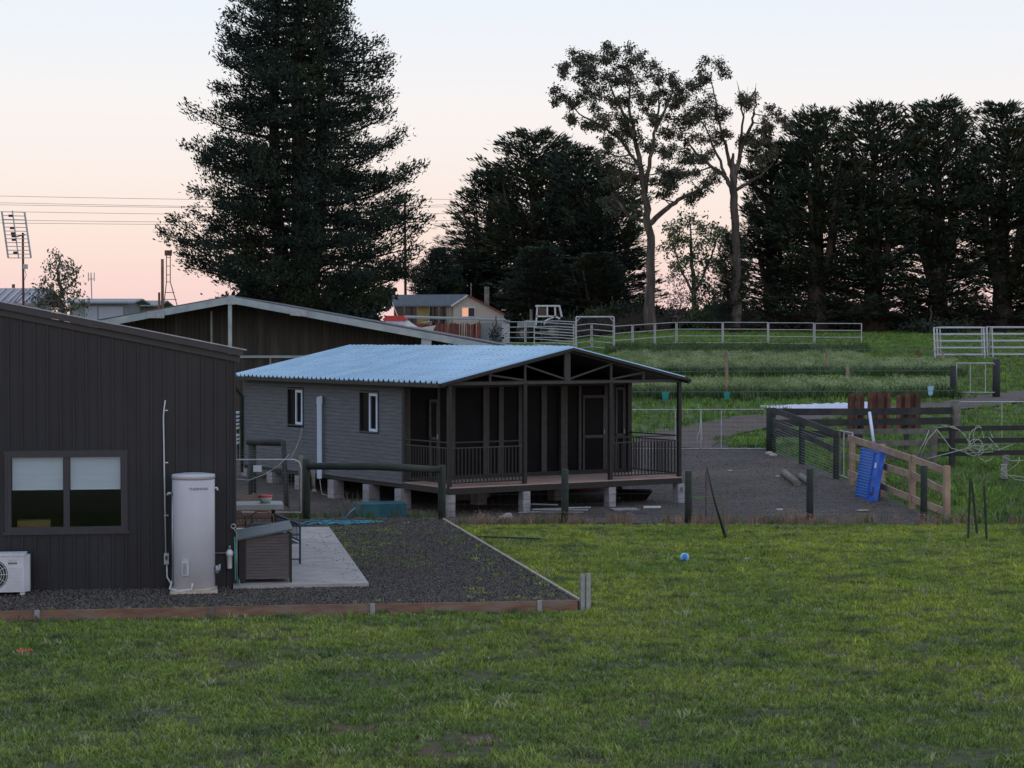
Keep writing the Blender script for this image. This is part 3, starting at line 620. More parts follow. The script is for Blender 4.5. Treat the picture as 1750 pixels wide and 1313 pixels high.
# air conditioner
AB = SP(hit(10, C1, u1) , -.42, 0)
ac = thing('air_conditioner', 'white outdoor air conditioner unit with round fan grille at the left edge', 'air conditioner', AB)
az0, az1 = .05, .64; xr_ = (hit(44, C1, u1) - hit(10, C1, u1))
A = lambda s, t, z: AB + u1 * s + v1 * t + V(0, 0, z)
MB().poly([A(-.48, -.15, az0), A(xr_ - .0, -.15, az0), A(xr_ + .08, -.05, az0), A(xr_ + .08, .13, az0), A(-.48, .13, az0)], V(0, 0, az1 - az0 - .04)).build('casing', 'white_paint', ac)
MB().poly([A(-.49, -.16, az1 - .038), A(xr_ + .0, -.16, az1 - .038), A(xr_ + .03, -.13, az1 - .038), A(xr_ + .03, .14, az1 - .038), A(-.49, .14, az1 - .038)], V(0, 0, .038)).build('top_cover', 'white_paint', ac)
mb = MB(); cxa = -.17; cz = .32
for rr_ in (.06, .10, .14, .18, .22):
    mb.tube([A(cxa + rr_ * math.cos(a), -.165, cz + rr_ * math.sin(a)) for a in np.linspace(0, 2 * math.pi, 25)], .004, 4, False)
for k in range(12):
    a = k * math.pi / 6; mb.tube([A(cxa, -.165, cz), A(cxa + .23 * math.cos(a), -.165, cz + .23 * math.sin(a))], .004, 4)
mb.build('fan_grille', 'white_paint', ac)
MB().poly([A(cxa + .235 * math.cos(a), -.153, cz + .235 * math.sin(a)) for a in np.linspace(0, 2 * math.pi, 28)[:-1]], v1 * .002).build('fan_opening', 'charcoal_steel', ac)
mb = MB()
for k in range(5):
    a = k * 2 * math.pi / 5; mb.poly([A(cxa, -.156, cz), A(cxa + .2 * math.cos(a), -.156, cz + .2 * math.sin(a)), A(cxa + .2 * math.cos(a + .6), -.156, cz + .2 * math.sin(a + .6))], v1 * .002)
mb.build('fan_blades', 'grey_frame', ac)
vs, fs = text_mesh('FUJITSU', .035); lx = xr_ - .165
MB().add([A(lx + v.x, -.1515, .52 + v.y) for v in vs], fs).build('lettering', 'galv', ac)
MB().para(A(lx - .065, -.1515, .475), u1 * .13, v1 * .001, V(0, 0, .028)).build('nameplate', 'label_green', ac)
vs, fs = text_mesh('INVERTER', .022); MB().add([A(lx + v.x, -.1525, .481 + v.y) for v in vs], fs).build('lettering', 'white_paint', ac)
for k in range(16): MB().para(A(xr_ - .27, -.153, .08 + k * .022), u1 * .25, v1 * .003, V(0, 0, .006)).build('louvre', 'enamel', ac)
for s in (-.36, xr_ - .06): MB().para(A(s, -.13, -.0), u1 * .07, v1 * .24, V(0, 0, .05)).build('foot', 'white_paint', ac)
# water filter with tap
q = hit(391, C1, u1); FB = SP(q, -.12, .3)
wfl = thing('water_filter', 'white water filter canister on pipework near the shed corner', 'water filter', FB)
MB().lathe(SP(q, -.12, .30), [(.036, 0), (.040, .01), (.044, .2), (.058, .205), (.058, .27), (.045, .275), (.03, .30)], 20).build('canister', 'white_vinyl', wfl, True)
MB().tube([SP(q, -.12, .61), SP(q, -.12, .66)], .02, 8).tube([SP(q - .28, -.06, .54), SP(q, -.11, .545), SP(q + .1, -.1, .545)], .011, 6).build('inlet_pipe', 'galv', wfl, True)
q2 = hit(404, C1, u1)
tp = thing('garden_tap', 'brass and green garden tap pipe standing at the shed corner', 'tap', SP(q2, -.15, 0))
MB().tube([SP(q2, -.15, .0), SP(q2 - .01, -.15, .5), SP(q2 - .01, -.14, .86), SP(q2 - .06, -.2, .95)], .010, 6).build('pipe', 'galv', tp, True)
MB().tube([SP(q2 - .06 + .035 * math.cos(a), -.2, .97 + .035 * math.sin(a)) for a in np.linspace(0, 6.28, 11)], .010, 6).build('handle', 'galv', tp, True)
MB().tube([SP(q2 + .05, -.28, .012), SP(q2 + .02, -.25, .14), SP(q2 - .03, -.18, .12), SP(q2 - .04, -.17, .8)], .012, 6).build('hose_end', 'green_hose', tp, True)

# ------------------------------------------------------------------ kennel, bench, table, chair on the slab
K0 = SP(hit(408, C1, u1) + 0, .0, .05); kw = .815; kd = .95; uk = u1; vk = v1
zl, zr = zat(921, 31.2) - .05, zat(911, 31.2) - .05
kn = thing('dog_kennel', 'brown slatted dog kennel with a sloping blue grey lid on the slab', 'kennel', K0 + uk * kw / 2)
K = lambda s, t, z: K0 + uk * s + vk * t + V(0, 0, z)
nb_ = 14
for k in range(nb_):
    z0 = .06 + k * (zl - .06) / nb_; z1 = z0 + (zl - .06) / nb_ - .003
    MB().para(K(.10, -.004, z0), uk * (kw - .13), vk * .02, V(0, 0, z1 - z0)).build('wall_board', 'kennel_wall', kn)
mb = MB().poly([K(.10, .001, zl), K(kw - .03, .001, zl), K(kw - .03, .001, zr - .02)], vk * .015); mb.build('gable_board', 'kennel_wall', kn)
MB().poly([K(0, .05, .06), K(0, kd, .06), K(0, kd, zl - .02), K(0, .05, zl - .02)], uk * .02).para(K(kw - .02, .05, .06), uk * .02, vk * (kd - .05), V(0, 0, zr - .1)).para(K(.02, kd - .02, .06), uk * (kw - .04), vk * .02, V(0, 0, zl - .08)).build('side_panel', 'black_plastic', kn)
for s, zt in ((-.01, zl - .03), (kw - .03, zr - .02)):
    for t in (-.02, kd - .03): MB().para(K(s, t, 0), uk * (.11 if s < 0 else .04), vk * .04, V(0, 0, zt)).build('leg', 'black_plastic', kn)
MB().poly([K(-.04, -.06, zl - .035), K(kw + .02, -.06, zr + .02), K(kw + .02, kd + .06, zr + .06), K(-.04, kd + .06, zl + .005)], V(0, 0, .03)).build('roof', 'kennel_roof', kn)
# bench
BN = SP(hit(512, SP(0, 2.6, 0), u1), 2.6, .05); bl = 2.1; ub, vb = Vector((math.cos(R(18)), math.sin(R(18)), 0)), Vector((-math.sin(R(18)), math.cos(R(18)), 0))
bn = thing('garden_bench', 'dark blue metal garden bench standing side on behind the kennel', 'bench', BN)
B = lambda s, t, z: BN + ub * s + vb * t + V(0, 0, z * .8)
for t in (0, bl):
    MB().tube([B(0, t, 0), B(0, t, .82), B(-.03, t, .86)], .018, 6).build('leg', 'bench_blue', bn); MB().tube([B(-.5, t, 0), B(-.5, t, .6), B(-.45, t, .63), B(0, t, .63)], .018, 6).build('leg', 'bench_blue', bn)
MB().tube([B(-.01, 0, .84), B(-.01, bl, .84)], .02, 6).build('top_rail', 'bench_blue', bn); MB().tube([B(-.02, 0, .50), B(-.02, bl, .50)], .014, 6).tube([B(-.02, 0, .05), B(-.02, 0, .1), B(-.5, 0, .1)], .012, 5).build('lower_rail', 'bench_blue', bn)
for k in range(17): 
    t = .1 + k * (bl - .2) / 16; MB().beam(B(-.015, t, .50), B(-.015, t, .84), .035, .008, vb).build('back_slat', 'bench_blue', bn)
for k in range(6): MB().para(B(-.48 + k * .08, .02, .43), ub * .06, vb * (bl - .04), V(0, 0, .014)).build('seat_slat', 'bench_blue', bn)
# table
TB = SP(.35, 6.3, .05)
tbl = thing('outdoor_table', 'pale topped outdoor table half hidden behind the shed corner', 'table', TB)
MB().box(TB + V(0, 0, .66), 1.35, .9, .09, R(9)).build('tabletop', 'tabletop', tbl)
for a in (-.5, .5):
    for b in (-.35, .35): MB().tube([TB + u1 * a + v1 * b, TB + u1 * a + v1 * b + V(0, 0, .66)], .025, 6).build('leg', 'black_frame', tbl)
for k in range(2):
    c0 = TB + u1 * (-.2 + k * .5) + v1 * (-.75)
    ch = thing('wooden_chair', ('brown bentwood chair nearest the shed corner under the pale table', 'brown bentwood chair beside the blue bench end')[k], 'chair', c0, 'wooden chairs at the table')
    MB().box(c0 + V(0, 0, .40), .42, .42, .04, R(9)).build('seat', 'brown_wood', ch)
    for a in (-.18, .18):
        for b in (-.18, .18): MB().tube([c0 + V(a * 1.25, b * 1.25, 0), c0 + V(a, b, .40)], .018, 6).build('leg', 'brown_wood', ch)
    MB().tube([c0 + V(-.19 , -.19, .42), c0 + V(-.2, -.25, .60), c0 + V(-.1, -.27, .68), c0 + V(.1, -.27, .68), c0 + V(.2, -.25, .60), c0 + V(.19, -.19, .42)], .016, 6).build('backrest', 'brown_wood', ch, True)
tb = TB + u1 * .35 + V(0, 0, .751)
bt = thing('storage_tub', 'clear plastic tub with a bright red lid on the pale table', 'tub', tb)
MB().lathe(tb, [(.09, 0), (.13, .10), (.13, .11)], 16).build('body', 'tub', bt, True); MB().lathe(tb, [(.135, .111), (.135, .145), (.05, .155)], 16).build('lid', 'red', bt, True)
# fallen leaves on the slab
mb = MB(); rg = random.Random(3)
for k in range(90):
    t = rg.uniform(.2, 8.5); s = s_r - abs(rg.gauss(0, .35)) - .03; p = sA + u1 * max(.2, s) + v1 * t + V(0, 0, .053); a = rg.uniform(0, 6.28); r_ = rg.uniform(.012, .032)
    mb.add([p + V(math.cos(a + q) * r_, math.sin(a + q) * r_ * .7, .01 * (q == 2.1)) for q in (0, 2.1, 4.2)], [(0, 1, 2)])
tag(mb.build('fallen_leaves', 'mulch'), 'small dark leaves and gravel specks on the pale slab', 'leaves', kind='stuff')

# ------------------------------------------------------------------ mesh gate, log rail and short posts
gY = 43.3
gl_, gr_ = col(372, gY, .15), col(514, gY, .15); gz0, gz1 = zat(876, gY), zat(786, gY)
gt = thing('mesh_gate', 'wire mesh pipe gate with a small white sign between shed and cottage', 'gate', (gl_ + gr_) / 2)
a, b = gl_.copy(), gr_.copy()
MB().tube([V(a.x, gY, gz0), V(a.x, gY, gz1), V(b.x - .15, gY, gz1), V(b.x - .04, gY, gz1 - .05), V(b.x, gY, gz1 - .17), V(b.x, gY, gz0), V(a.x, gY, gz0)], .019, 8).build('frame', 'panel_galv', gt, True)
mb = MB(); nxw = 26
for k in range(nxw): x = a.x + (b.x - a.x) * k / nxw; mb.tube([V(x, gY, gz0), V(x, gY, gz1)], .0028, 3)
for k in range(16): z = gz0 + (gz1 - gz0) * k / 16; mb.tube([V(a.x, gY, z), V(b.x, gY, z)], .0028, 3)
mb.build('wire_mesh', 'wire', gt, kind='stuff')
p = at(440, 801, gY - .03); MB().para(V(p.x - .09, p.y, p.z - .07), V(.18, 0, 0), V(0, .006, 0), V(0, 0, .14)).build('sign_plate', 'white_paint', gt)
mb = MB(); pts = [at(404, 819, gY - .05), at(425, 821, gY - .05), at(450, 812, gY - .05), at(475, 797, gY - .05), at(494, 777, gY - .05)]
mb.tube(pts, .008, 5); solo(mb, 'loose_cable', 'rope', 'pale cable drooping across the mesh gate', 'cable', smooth=True)
def rpost(px, yt, Y, r_, label, mat='green_post', name='timber_post', group=None, yb=None, cat='post', lean=(0, 0)):
    p = col(px, Y, -.1)
    if yb: p.z = zat(yb, Y)
    zt = zat(yt, Y)
    mb = MB().tube([p, V(p.x + lean[0] * .5, p.y, (p.z + zt) / 2), V(p.x + lean[0], p.y + lean[1], zt - .015), V(p.x + lean[0], p.y + lean[1], zt)], [r_ * 1.03, r_, r_, r_ * .85], 12)
    return solo(mb, name, mat, label, cat, group, True)
G = 'short round posts along the back of the lawn'
rpost(523, 784, 43.5, .085, 'round dark post beside the mesh gate, left end of the log rail', group=G)
rpost(755, 795, 43.6, .085, 'round dark post at the right end of the log rail', group=G)
rpost(965.5, 802, 43.6, .08, 'round dark green post in front of the middle of the verandah', group=G)
rpost(1177, 805, 43.6, .075, 'short round post just right of the verandah corner', group=G)
rpost(1385, 801, 43.9, .078, 'round post in front of the gravel yard, between the leaning stake and blue crate', group=G)
rpost(1580, 796, 44.0, .078, 'round green post right in front of the new timber fence', group=G)
rpost(514, 779, 44.2, .05, 'slender grey post that carries the mesh gate', 'weathered')
mb = MB().tube([at(526, 797, 43.42), at(640, 797, 43.42), at(752, 803, 43.45)], [.075, .085, .075], 12)
solo(mb, 'log_rail', 'green_post', 'thick round log rail fixed between two posts in front of the cottage', 'rail', smooth=True)
rpost(1207, 806, 43.5, .012, 'thin rusty steel picket behind the leaning stake', 'rust', 'steel_picket')
nt_ = thing('wire_netting', 'fine wire netting strung between the short round posts', 'wire fence', col(1177, 43.6))
mb = MB()
for z in (.18, .40, .62, .84): mb.tube([V(-1.5, 43.5, z - .12), V(9.1, 43.9, z - .1)], .0022, 3)
for k in range(70): x = -1.5 + k * .152; mb.tube([V(x, 43.5 + .4 * (x + 1.5) / 10.6, -.1), V(x, 43.5 + .4 * (x + 1.5) / 10.6, .72)], .0012, 3)
mb.build('wires', 'darkwire', nt_, kind='stuff')
# white downpipe offcut hanging on post 540
p0 = at(538, 802, 43.3); MB
solo(MB().tube([at(535, 803, 43.25), at(536, 838, 43.25)], .04, 8).tube([at(536, 838, 43.25), at(538, 843, 43.2)], .055, 8), 'pipe_offcut', 'weathered', 'grey pipe offcut hanging under the left end of the log rail', 'pipe', smooth=True)
# log frame behind the gate
mb = MB().tube([at(424, 755, 48), at(482, 757, 47.5)], .085, 10); lf = thing('hitching_rail', 'old log hitching frame behind the mesh gate against the cottage wall', 'hitching rail', col(450, 48))
mb.build('top_log', 'dark_rail', lf, True); MB().tube([col(431, 48), at(431, 757, 48)], .1, 10).build('log_post', 'green_post', lf, True); MB().tube([col(490, 47.2), at(484, 752, 47.2)], .06, 10).build('log_post', 'dark_rail', lf, True)
mb = MB()
for k in range(6):
    z = zat(770 + k * 4, 47); mb.tube([V(-7, 47, z), V(-5.3, 47, z - .02)], .004, 3)
mb.build('wires', 'wire', lf)
mb = MB().lathe(V(-6.0, 45.6, H(-6, 45.6)), [(1.05, 0), (.85, .22), (.55, .42), (.2, .55)], 18); rg = random.Random(44); mb.v = [(x + rg.uniform(-.06, .06), y + rg.uniform(-.06, .06), z + rg.uniform(-.03, .04)) for x, y, z in mb.v]
solo(mb, 'mulch_heap', 'mulch', 'low brown heap of mulch behind the mesh gate', 'mulch', smooth=True)
sp_ = thing('slat_stack', 'stack of white slats seen in the narrow gap between shed and cottage', 'stack', col(402, 59))
for k in range(8): p = at(398, 707 + k * 6.5 + (6 if k > 4 else 0), 59); MB().box(p, .34, .5, .055, .05).build('slat', 'white_paint', sp_)
for q in (-.22, .22): p = col(398, 59); MB().box(p + V(q * .5, .3, 0), .05, .05, zat(700, 59) - p.z).build('upright', 'dark_rail', sp_)
# blue hose
mb = MB(); rg = random.Random(8)
def wob(x0, x1, y, z, a, n=22, ph=0): return [V(x0 + (x1 - x0) * k / n, y + a * math.sin(k * .9 + ph) + rg.uniform(-.03, .03), z + .012 * abs(math.sin(k * 1.3 + ph))) for k in range(n + 1)]
solo(MB().tube(wob(-4.4, -3.1, 42.0, .02, .12), .013, 6).tube(wob(-4.3, -3.0, 42.25, .03, .10, ph=1), .013, 6).tube(wob(-4.0, -2.9, 41.85, .03, .08, ph=2), .013, 6).tube(wob(-4.45, -3.2, 41.7, .02, .16, ph=2.4), .013, 6).tube([V(-3.6, 42.2, .03), V(-3.45, 42.3, .22), V(-3.35, 42.4, .30), V(-3.32, 42.5, .12)], .013, 6), 'garden_hose', 'teal_hose', 'tangled blue garden hose lying at the back of the gravel bed', 'hose', smooth=True)
solo(MB().tube(wob(-3.3, -2.75, 42.1, .02, .1), .012, 6).tube(wob(-3.4, -2.8, 42.3, .02, .06, ph=2), .012, 6), 'garden_hose', 'green_hose', 'shorter pale green hose end to the right of the blue tangle', 'hose', smooth=True)
# dry shrub
p = col(597, 43.4, .1); mb = MB(); rg = random.Random(4)
for k in range(46):
    a = rg.uniform(0, 6.28); l_ = rg.uniform(.25, .7); e = rg.uniform(.2, .9); d = V(math.cos(a) * e, math.sin(a) * e * .6, 1).normalized() * l_
    m1_ = p + d * .5 + V(rg.uniform(-.05, .05), 0, 0); mb.tube([p, m1_, p + d], [.007, .005, .002], 4); mb.tube([m1_, m1_ + V(rg.uniform(-.2, .2), 0, .15)], .003, 3)
solo(mb, 'dry_shrub', 'weathered', 'leafless dry shrub in front of the cottage stumps', 'shrub')

# ------------------------------------------------------------------ cottage
AN = R(32.6); uc = Vector((math.cos(AN), math.sin(AN), 0)); vc = Vector((-math.sin(AN), math.cos(AN), 0))
A0 = Vector((-1.45, 46.0, 0)); CW, CL, VD = 6.70, 11.2, 2.13
FZ = zat(833, 46.0); BZ = zat(657, 46); RZ = zat(594.5, 47.8)
P = lambda s, t, z: A0 + uc * s + vc * t + V(0, 0, z)
cs = lambda px, t: hit(px, P(0, t, 0), uc)
ctt = lambda px, s: hit(px, P(s, 0, 0), vc)
cot = thing('cottage', 'dark cottage on block stumps with a pale blue corrugated roof and verandah', 'cottage', P(CW / 2, CL / 2, 0))
slope = (RZ - BZ - .10) / (CW / 2)
# roof: trapezoidal ribs as real geometry, two slopes
def rib_sheet(s_ridge, s_eave, t0, t1, z_r, z_e, name, mat):
    mb = MB(); t = t0; pitch = .254; prof = [(0, 0), (.155, 0), (.178, .052), (.222, .052)]
    pts = []
    while t < t1:
        for a, h in prof:
            if t + a <= t1: pts.append((t + a, h))
        t += pitch
    vs = []; fs = []
    for a, h in pts: vs += [P(s_ridge, a, z_r + h), P(s_eave, a, z_e + h), P(s_ridge, a, z_r + h - .012), P(s_eave, a, z_e + h - .012)]
    for i in range(len(pts) - 1):
        b = i * 4; fs += [(b, b + 1, b + 5, b + 4), (b + 2, b + 6, b + 7, b + 3), (b + 1, b + 3, b + 7, b + 5)]
    mb.add(vs, fs); return mb.build(name, mat, cot)
eo = .32; z_r = RZ; z_e = RZ - slope * (CW / 2 + eo)
eoR = .14; z_eR = RZ - slope * (CW / 2 + eoR); t = -.18; k = 0
while t < CL + .1:
    t1 = min(t + .762, CL + .12); dz = (.0, .007)[k % 2]
    rib_sheet(CW / 2, -eo, t, t1 + .02, z_r + dz, z_e + dz, 'roof_sheet', 'zinc_roof'); rib_sheet(CW / 2 + .002, CW + eoR, t, t1 + .02, z_r + dz, z_eR + dz, 'roof_sheet', 'zinc_roof'); t = t1; k += 1
for k in range(1, 7):
    mb = MB()
    for i in range(44):
        f = k / 7; sx_ = CW / 2 - (CW / 2 + eo) * f; mb.box(P(sx_, -.18 + .2 + i * .254, z_r + (z_e - z_r) * f + .056), .02, .02, .012, AN)
    mb.build('screw_row', 'galv', cot, kind='stuff')
for sg in (0, 1):
    f = (lambda s: CW - s) if sg else (lambda s: s)
    eo, z_e = (eoR, z_eR) if sg else (.32, z_e)
    # verge trim, gutter, soffit
    MB().poly([P(f(CW / 2), -.20, z_r - .07), P(f(-eo), -.20, z_e - .07), P(f(-eo), -.20, z_e + .0), P(f(CW / 2), -.20, z_r + .0)], vc * .025).build('verge_trim', 'black_frame', cot)
    MB().para(P(f(-eo) - (.0 if sg else .09), -.16, z_e - .10), uc * .09, vc * (CL + .26), V(0, 0, .085)).build('gutter', 'black_frame', cot)
    MB().poly([P(f(CW / 2), 0, z_r - .09), P(f(-eo + .09), 0, z_e - .08), P(f(-eo + .09), 0, z_e - .06), P(f(CW / 2), 0, z_r - .07)], vc * CL).build('ceiling_lining', 'black_frame', cot)
eo = .32; z_e = RZ - slope * (CW / 2 + eo)
MB().tube([P(-eo - .04, CL - .1, z_e - .1), P(-eo + .05, CL - .05, z_e - .35), P(-.05, CL + .0, z_e - .6), P(-.06, CL, .2)], .045, 8).build('downpipe', 'green_post', cot, True)
# walls of horizontal boards
def boards(p0, d, length, z0, z1, nrm, holes, name='wall_board'):
    nbd = 26; hh = (z1 - z0) / nbd
    for k in range(nbd):
        za, zb_ = z0 + k * hh, z0 + (k + 1) * hh - .004; spans = [(0, length)]
        for (a, b, c, e) in holes:
            if c < (za + zb_) / 2 < e:
                spans = [x for sp_ in spans for x in ((sp_[0], min(sp_[1], a)), (max(sp_[0], b), sp_[1])) if x[1] - x[0] > .02]
        for a, b in spans:
            q = p0 + d * a + V(0, 0, za); MB().poly([q, q + V(0, 0, zb_ - za), q + V(0, 0, zb_ - za) + nrm * .012, q + nrm * .019], d * (b - a)).build(name, 'cladding', cot)
wz_t, wz_b = [], []
holes = []; tW = []
for pxa, pxb, yt, yb in ((492, 520, 663.5, 728), (615, 648.5, 669, 740)):
    tb_, ta = ctt(pxa, 0), ctt(pxb, 0); Yc = P(0, (ta + tb_) / 2, 0).y
    holes.append((ta - VD, tb_ - VD, zat(yb, Yc), zat(yt, Yc))); tW.append((ta, tb_, zat(yb, Yc), zat(yt, Yc)))
ZT = z_e - .03 + .06
boards(P(0, VD, 0), vc, CL - VD, FZ - .06, ZT, -uc, holes)
MB().para(P(.0, VD, FZ - .2), uc * .04, vc * 0.001, V(0, 0, .01))
MB().para(P(CW - .04, VD, FZ - .1), uc * .04, vc * (CL - VD), V(0, 0, ZT - FZ + .1)).build('side_wall', 'cladding', cot)
MB().poly([P(0.01, CL - .04, FZ - .1), P(CW, CL - .04, FZ - .1), P(CW, CL - .04, ZT), P(CW / 2, CL - .04, z_r - .12), P(0.01, CL - .04, ZT)], vc * .04).build('back_wall', 'cladding', cot)
MB().para(P(.03, VD + .1, FZ - .06), uc * (CW - .06), vc * (CL - VD - .15), V(0, 0, .05)).build('floor', 'deck', cot)
for (a, b, c, e) in tW:
    wo = MB(); 
    for q in ((a, b, e - .04, e), (a, b, c, c + .04), (a, a + .04, c + .04, e - .04), (b - .04, b, c + .04, e - .04)): wo.para(P(-.03, q[0], q[2]), vc * (q[1] - q[0]), uc * .08, V(0, 0, q[3] - q[2]))
    wo = wo.build('window', 'charcoal_trim', cot); m_ = a + (b - a) * .45
    s_ = MB()
    for q in ((a + .04, m_, e - .11, e - .045), (a + .04, m_, c + .045, c + .11), (a + .04, a + .10, c + .11, e - .11), (m_ - .06, m_, c + .11, e - .11)): s_.para(P(-.05, q[0], q[2]), vc * (q[1] - q[0]), uc * .03, V(0, 0, q[3] - q[2]))
    s_.build('sash', 'pvc', wo); MB().para(P(.02, a + .04, c + .04), vc * (b - a - .08), uc * .01, V(0, 0, e - c - .08)).build('pane', 'screen', wo)
# corner posts of the wall
for s in (-.025, CW - .10): MB().para(P(s, VD - .06, FZ), uc * .12, vc * .12, V(0, 0, BZ - FZ)).build('wall_post', 'black_frame', cot)
# front wall under the verandah: framed dark screened openings
y_f = VD
def fz(py, px): return zat(py, P(cs(px, y_f), y_f, 0).y)
sF = lambda px: cs(px, y_f)
MB().para(P(.1, y_f + .06, FZ), uc * (CW - .2), vc * .02, V(0, 0, BZ - FZ - .12)).build('insect_screen', 'screen', cot)
for pxa, pxb, d_ in ((690, 702, .02), (748, 752.5, .03), (772, 779, .02), (826, 836, .05), (853, 861, .04), (887, 893, .03), (926, 935, .04), (957, 968, .10), (990, 994.5, .03), (1034, 1039, .03), (1047, 1052, .03), (1067, 1071, .03)):
    MB().para(P(sF(pxa), y_f + .045 - d_, FZ), uc * (sF(pxb) - sF(pxa)), vc * d_, V(0, 0, BZ - FZ - .14)).build('mullion', 'grey_frame', cot)
MB().para(P(.1, y_f - .0, BZ - .14), uc * (CW - .2), vc * .05, V(0, 0, .13)).build('head_beam', 'black_frame', cot)
MB().para(P(.1, y_f - .03, FZ + .001), uc * (CW - .2), vc * .07, V(0, 0, .10)).build('sill', 'black_frame', cot)
for pxa, pxb, yt, ym, yb in ((733, 748, 683, 748, 812), (996, 1033, 676, 745, 800), (1052, 1067, 662, 742, 798)):
    a, b = sF(pxa), sF(pxb); z1, z2 = fz(yt, pxa), fz(ym, pxa); dr = MB()
    for q in ((a, b, z1 - .07, z1), (a, b, z2 - .06, z2 + .01), (a, a + .05, FZ + .1, z1 - .07), (b - .05, b, FZ + .1, z1 - .07)): dr.para(P(q[0], y_f - .02, q[2]), uc * (q[1] - q[0]), vc * .05, V(0, 0, q[3] - q[2]))
    dr = dr.build('door', 'grey_frame', cot); MB().para(P(b - .045, y_f - .05, FZ + 1.0), uc * .02, vc * .03, V(0, 0, .12)).build('handle', 'galv', dr)
    MB().para(P(a + .05, y_f + .0, FZ + .1), uc * (b - a - .1), vc * .01, V(0, 0, z1 - FZ - .18)).build('screen', 'screen', dr)
# deck boards, bearer
nd = 15
for k in range(nd):
    MB().para(P(-.02, -.05 + k * (VD + .0) / nd, FZ - .03), uc * (CW + .04), vc * ((VD) / nd - .006), V(0, 0, .03)).build('deck_board', 'deck', cot)
mb = MB()
for t in (-.06, VD - .1): mb.para(P(-.02, t + .01, FZ - .17), uc * (CW + .04), vc * .06, V(0, 0, .137))
for s in (-.03, CW - .03): mb.para(P(s, .0, FZ - .17), uc * .06, vc * (VD - .1), V(0, 0, .137))
mb.build('bearer', 'black_frame', cot)
# posts, trusses
post_px = (768.5, 896.5, 1043, 1162)
pS = [cs(p, 0) for p in post_px]; pS[0] = 0.0; pS[-1] = CW - .03
for s in pS: MB().para(P(s - .045, -.045, FZ - .15), uc * .09, vc * .09, V(0, 0, BZ - FZ + .15)).build('verandah_post', 'black_frame', cot)
zline = lambda s: (z_r - slope * abs(s - CW / 2)) - .085
ZC = BZ + .01
tt = -.02
tr_ = MB().beam(P(-.2, tt, ZC), P(CW + .2, tt, ZC), .05, .07); tr_.build('truss_bottom_chord', 'grey_frame', cot)
for e in (-eo + .05, CW + eo - .05): MB().beam(P(e, tt, zline(e)), P(CW / 2, tt, zline(CW / 2)), .05, .06).build('truss_top_chord', 'grey_frame', cot)
sT = [cs(p, 0) for p in (836, 896, 968, 1043, 1098)]
for i, s in enumerate(sT):
    ww = .17 if i == 2 else .05
    MB().para(P(s - ww / 2, tt - .03, ZC + .036), uc * ww, vc * .05, V(0, 0, max(.05, zline(s) - ZC - .06))).build('truss_strut', 'grey_frame', cot)
for a, b, rev in ((0, 1, 0), (1, 2, 0), (2, 3, 1), (3, 4, 1)):
    sa, sb = sT[a], sT[b]
    pa, pb = (P(sa, tt, zline(sa) - .05), P(sb, tt, ZC + .06)) if not rev else (P(sa, tt, ZC + .06), P(sb, tt, zline(sb) - .05))
    MB().beam(pa, pb, .04, .04).build('truss_diagonal', 'grey_frame', cot)
MB().poly([P(-.0, .03, BZ + .05), P(CW, .03, BZ + .05), P(CW / 2, .03, z_r - .12)], vc * .01)
for s in (pS[0], pS[-1]): MB().beam(P(s, 0, BZ), P(s, VD, BZ), .06, .08).build('eave_beam', 'black_frame', cot)
for k in range(1, 8):                         # inner trusses: only the battens under the sheets
    t = k * 1.4
    if t < VD: MB().beam(P(0, t, ZC), P(CW, t, ZC), .05, .05).build('ceiling_joist', 'black_frame', cot)
# railings
zr1, zr2 = FZ + 1.03, FZ + .90
def rail(pa, pb, nb):
    d = pb - pa
    MB().beam(V(pa.x, pa.y, zr1), V(pb.x, pb.y, zr1), .045, .03).build('handrail', 'black_frame', cot); MB().beam(V(pa.x, pa.y, zr2), V(pb.x, pb.y, zr2), .03, .025).build('handrail', 'grey_frame', cot)
    MB().beam(V(pa.x, pa.y, FZ + .09), V(pb.x, pb.y, FZ + .09), .03, .03).build('bottom_rail', 'black_frame', cot)
    for k in range(1, nb): q = pa + d * k / nb; MB().box(V(q.x, q.y, FZ + .105), .022, .022, zr2 - FZ - .118, AN).build('baluster', 'black_frame', cot)
rail(P(pS[0] + .045, 0, 0), P(pS[1] - .045, 0, 0), 20); rail(P(pS[2] + .045, 0, 0), P(pS[3] - .045, 0, 0), 20)
rail(P(pS[0], .045, 0), P(pS[0], VD - .08, 0), 16); rail(P(pS[3], .045, 0), P(pS[3], VD - .08, 0), 16)
# block stumps
def stump(s, t, wd=.20):
    p = P(s, t, 0); zg = H(p.x, p.y) - .05; zt = FZ - .17; n_ = 3
    for k in range(n_):
        z0 = zg + (zt - zg) * k / n_; MB().box(V(p.x, p.y, z0), wd + random.uniform(-.006, .006), wd * 1.1, (zt - zg) / n_ - .008, AN).build('stump_block', 'block', cot)
for s in pS: stump(s + .02, .04)
for s in (.05, 2.2, 4.5, 6.6): stump(s, VD + .15, .28)
for t in (4.0, 5.9, 7.8, 9.5, 11.1):
    for s in (.12, CW / 2, 6.6): stump(s, t, .30)
MB().para(P(.03, VD, FZ - .16), uc * .08, vc * (CL - VD), V(0, 0, .09)).para(P(CW - .08, VD, FZ - .16), uc * .08, vc * (CL - VD), V(0, 0, .09)).build('floor_bearer', 'black_frame', cot)
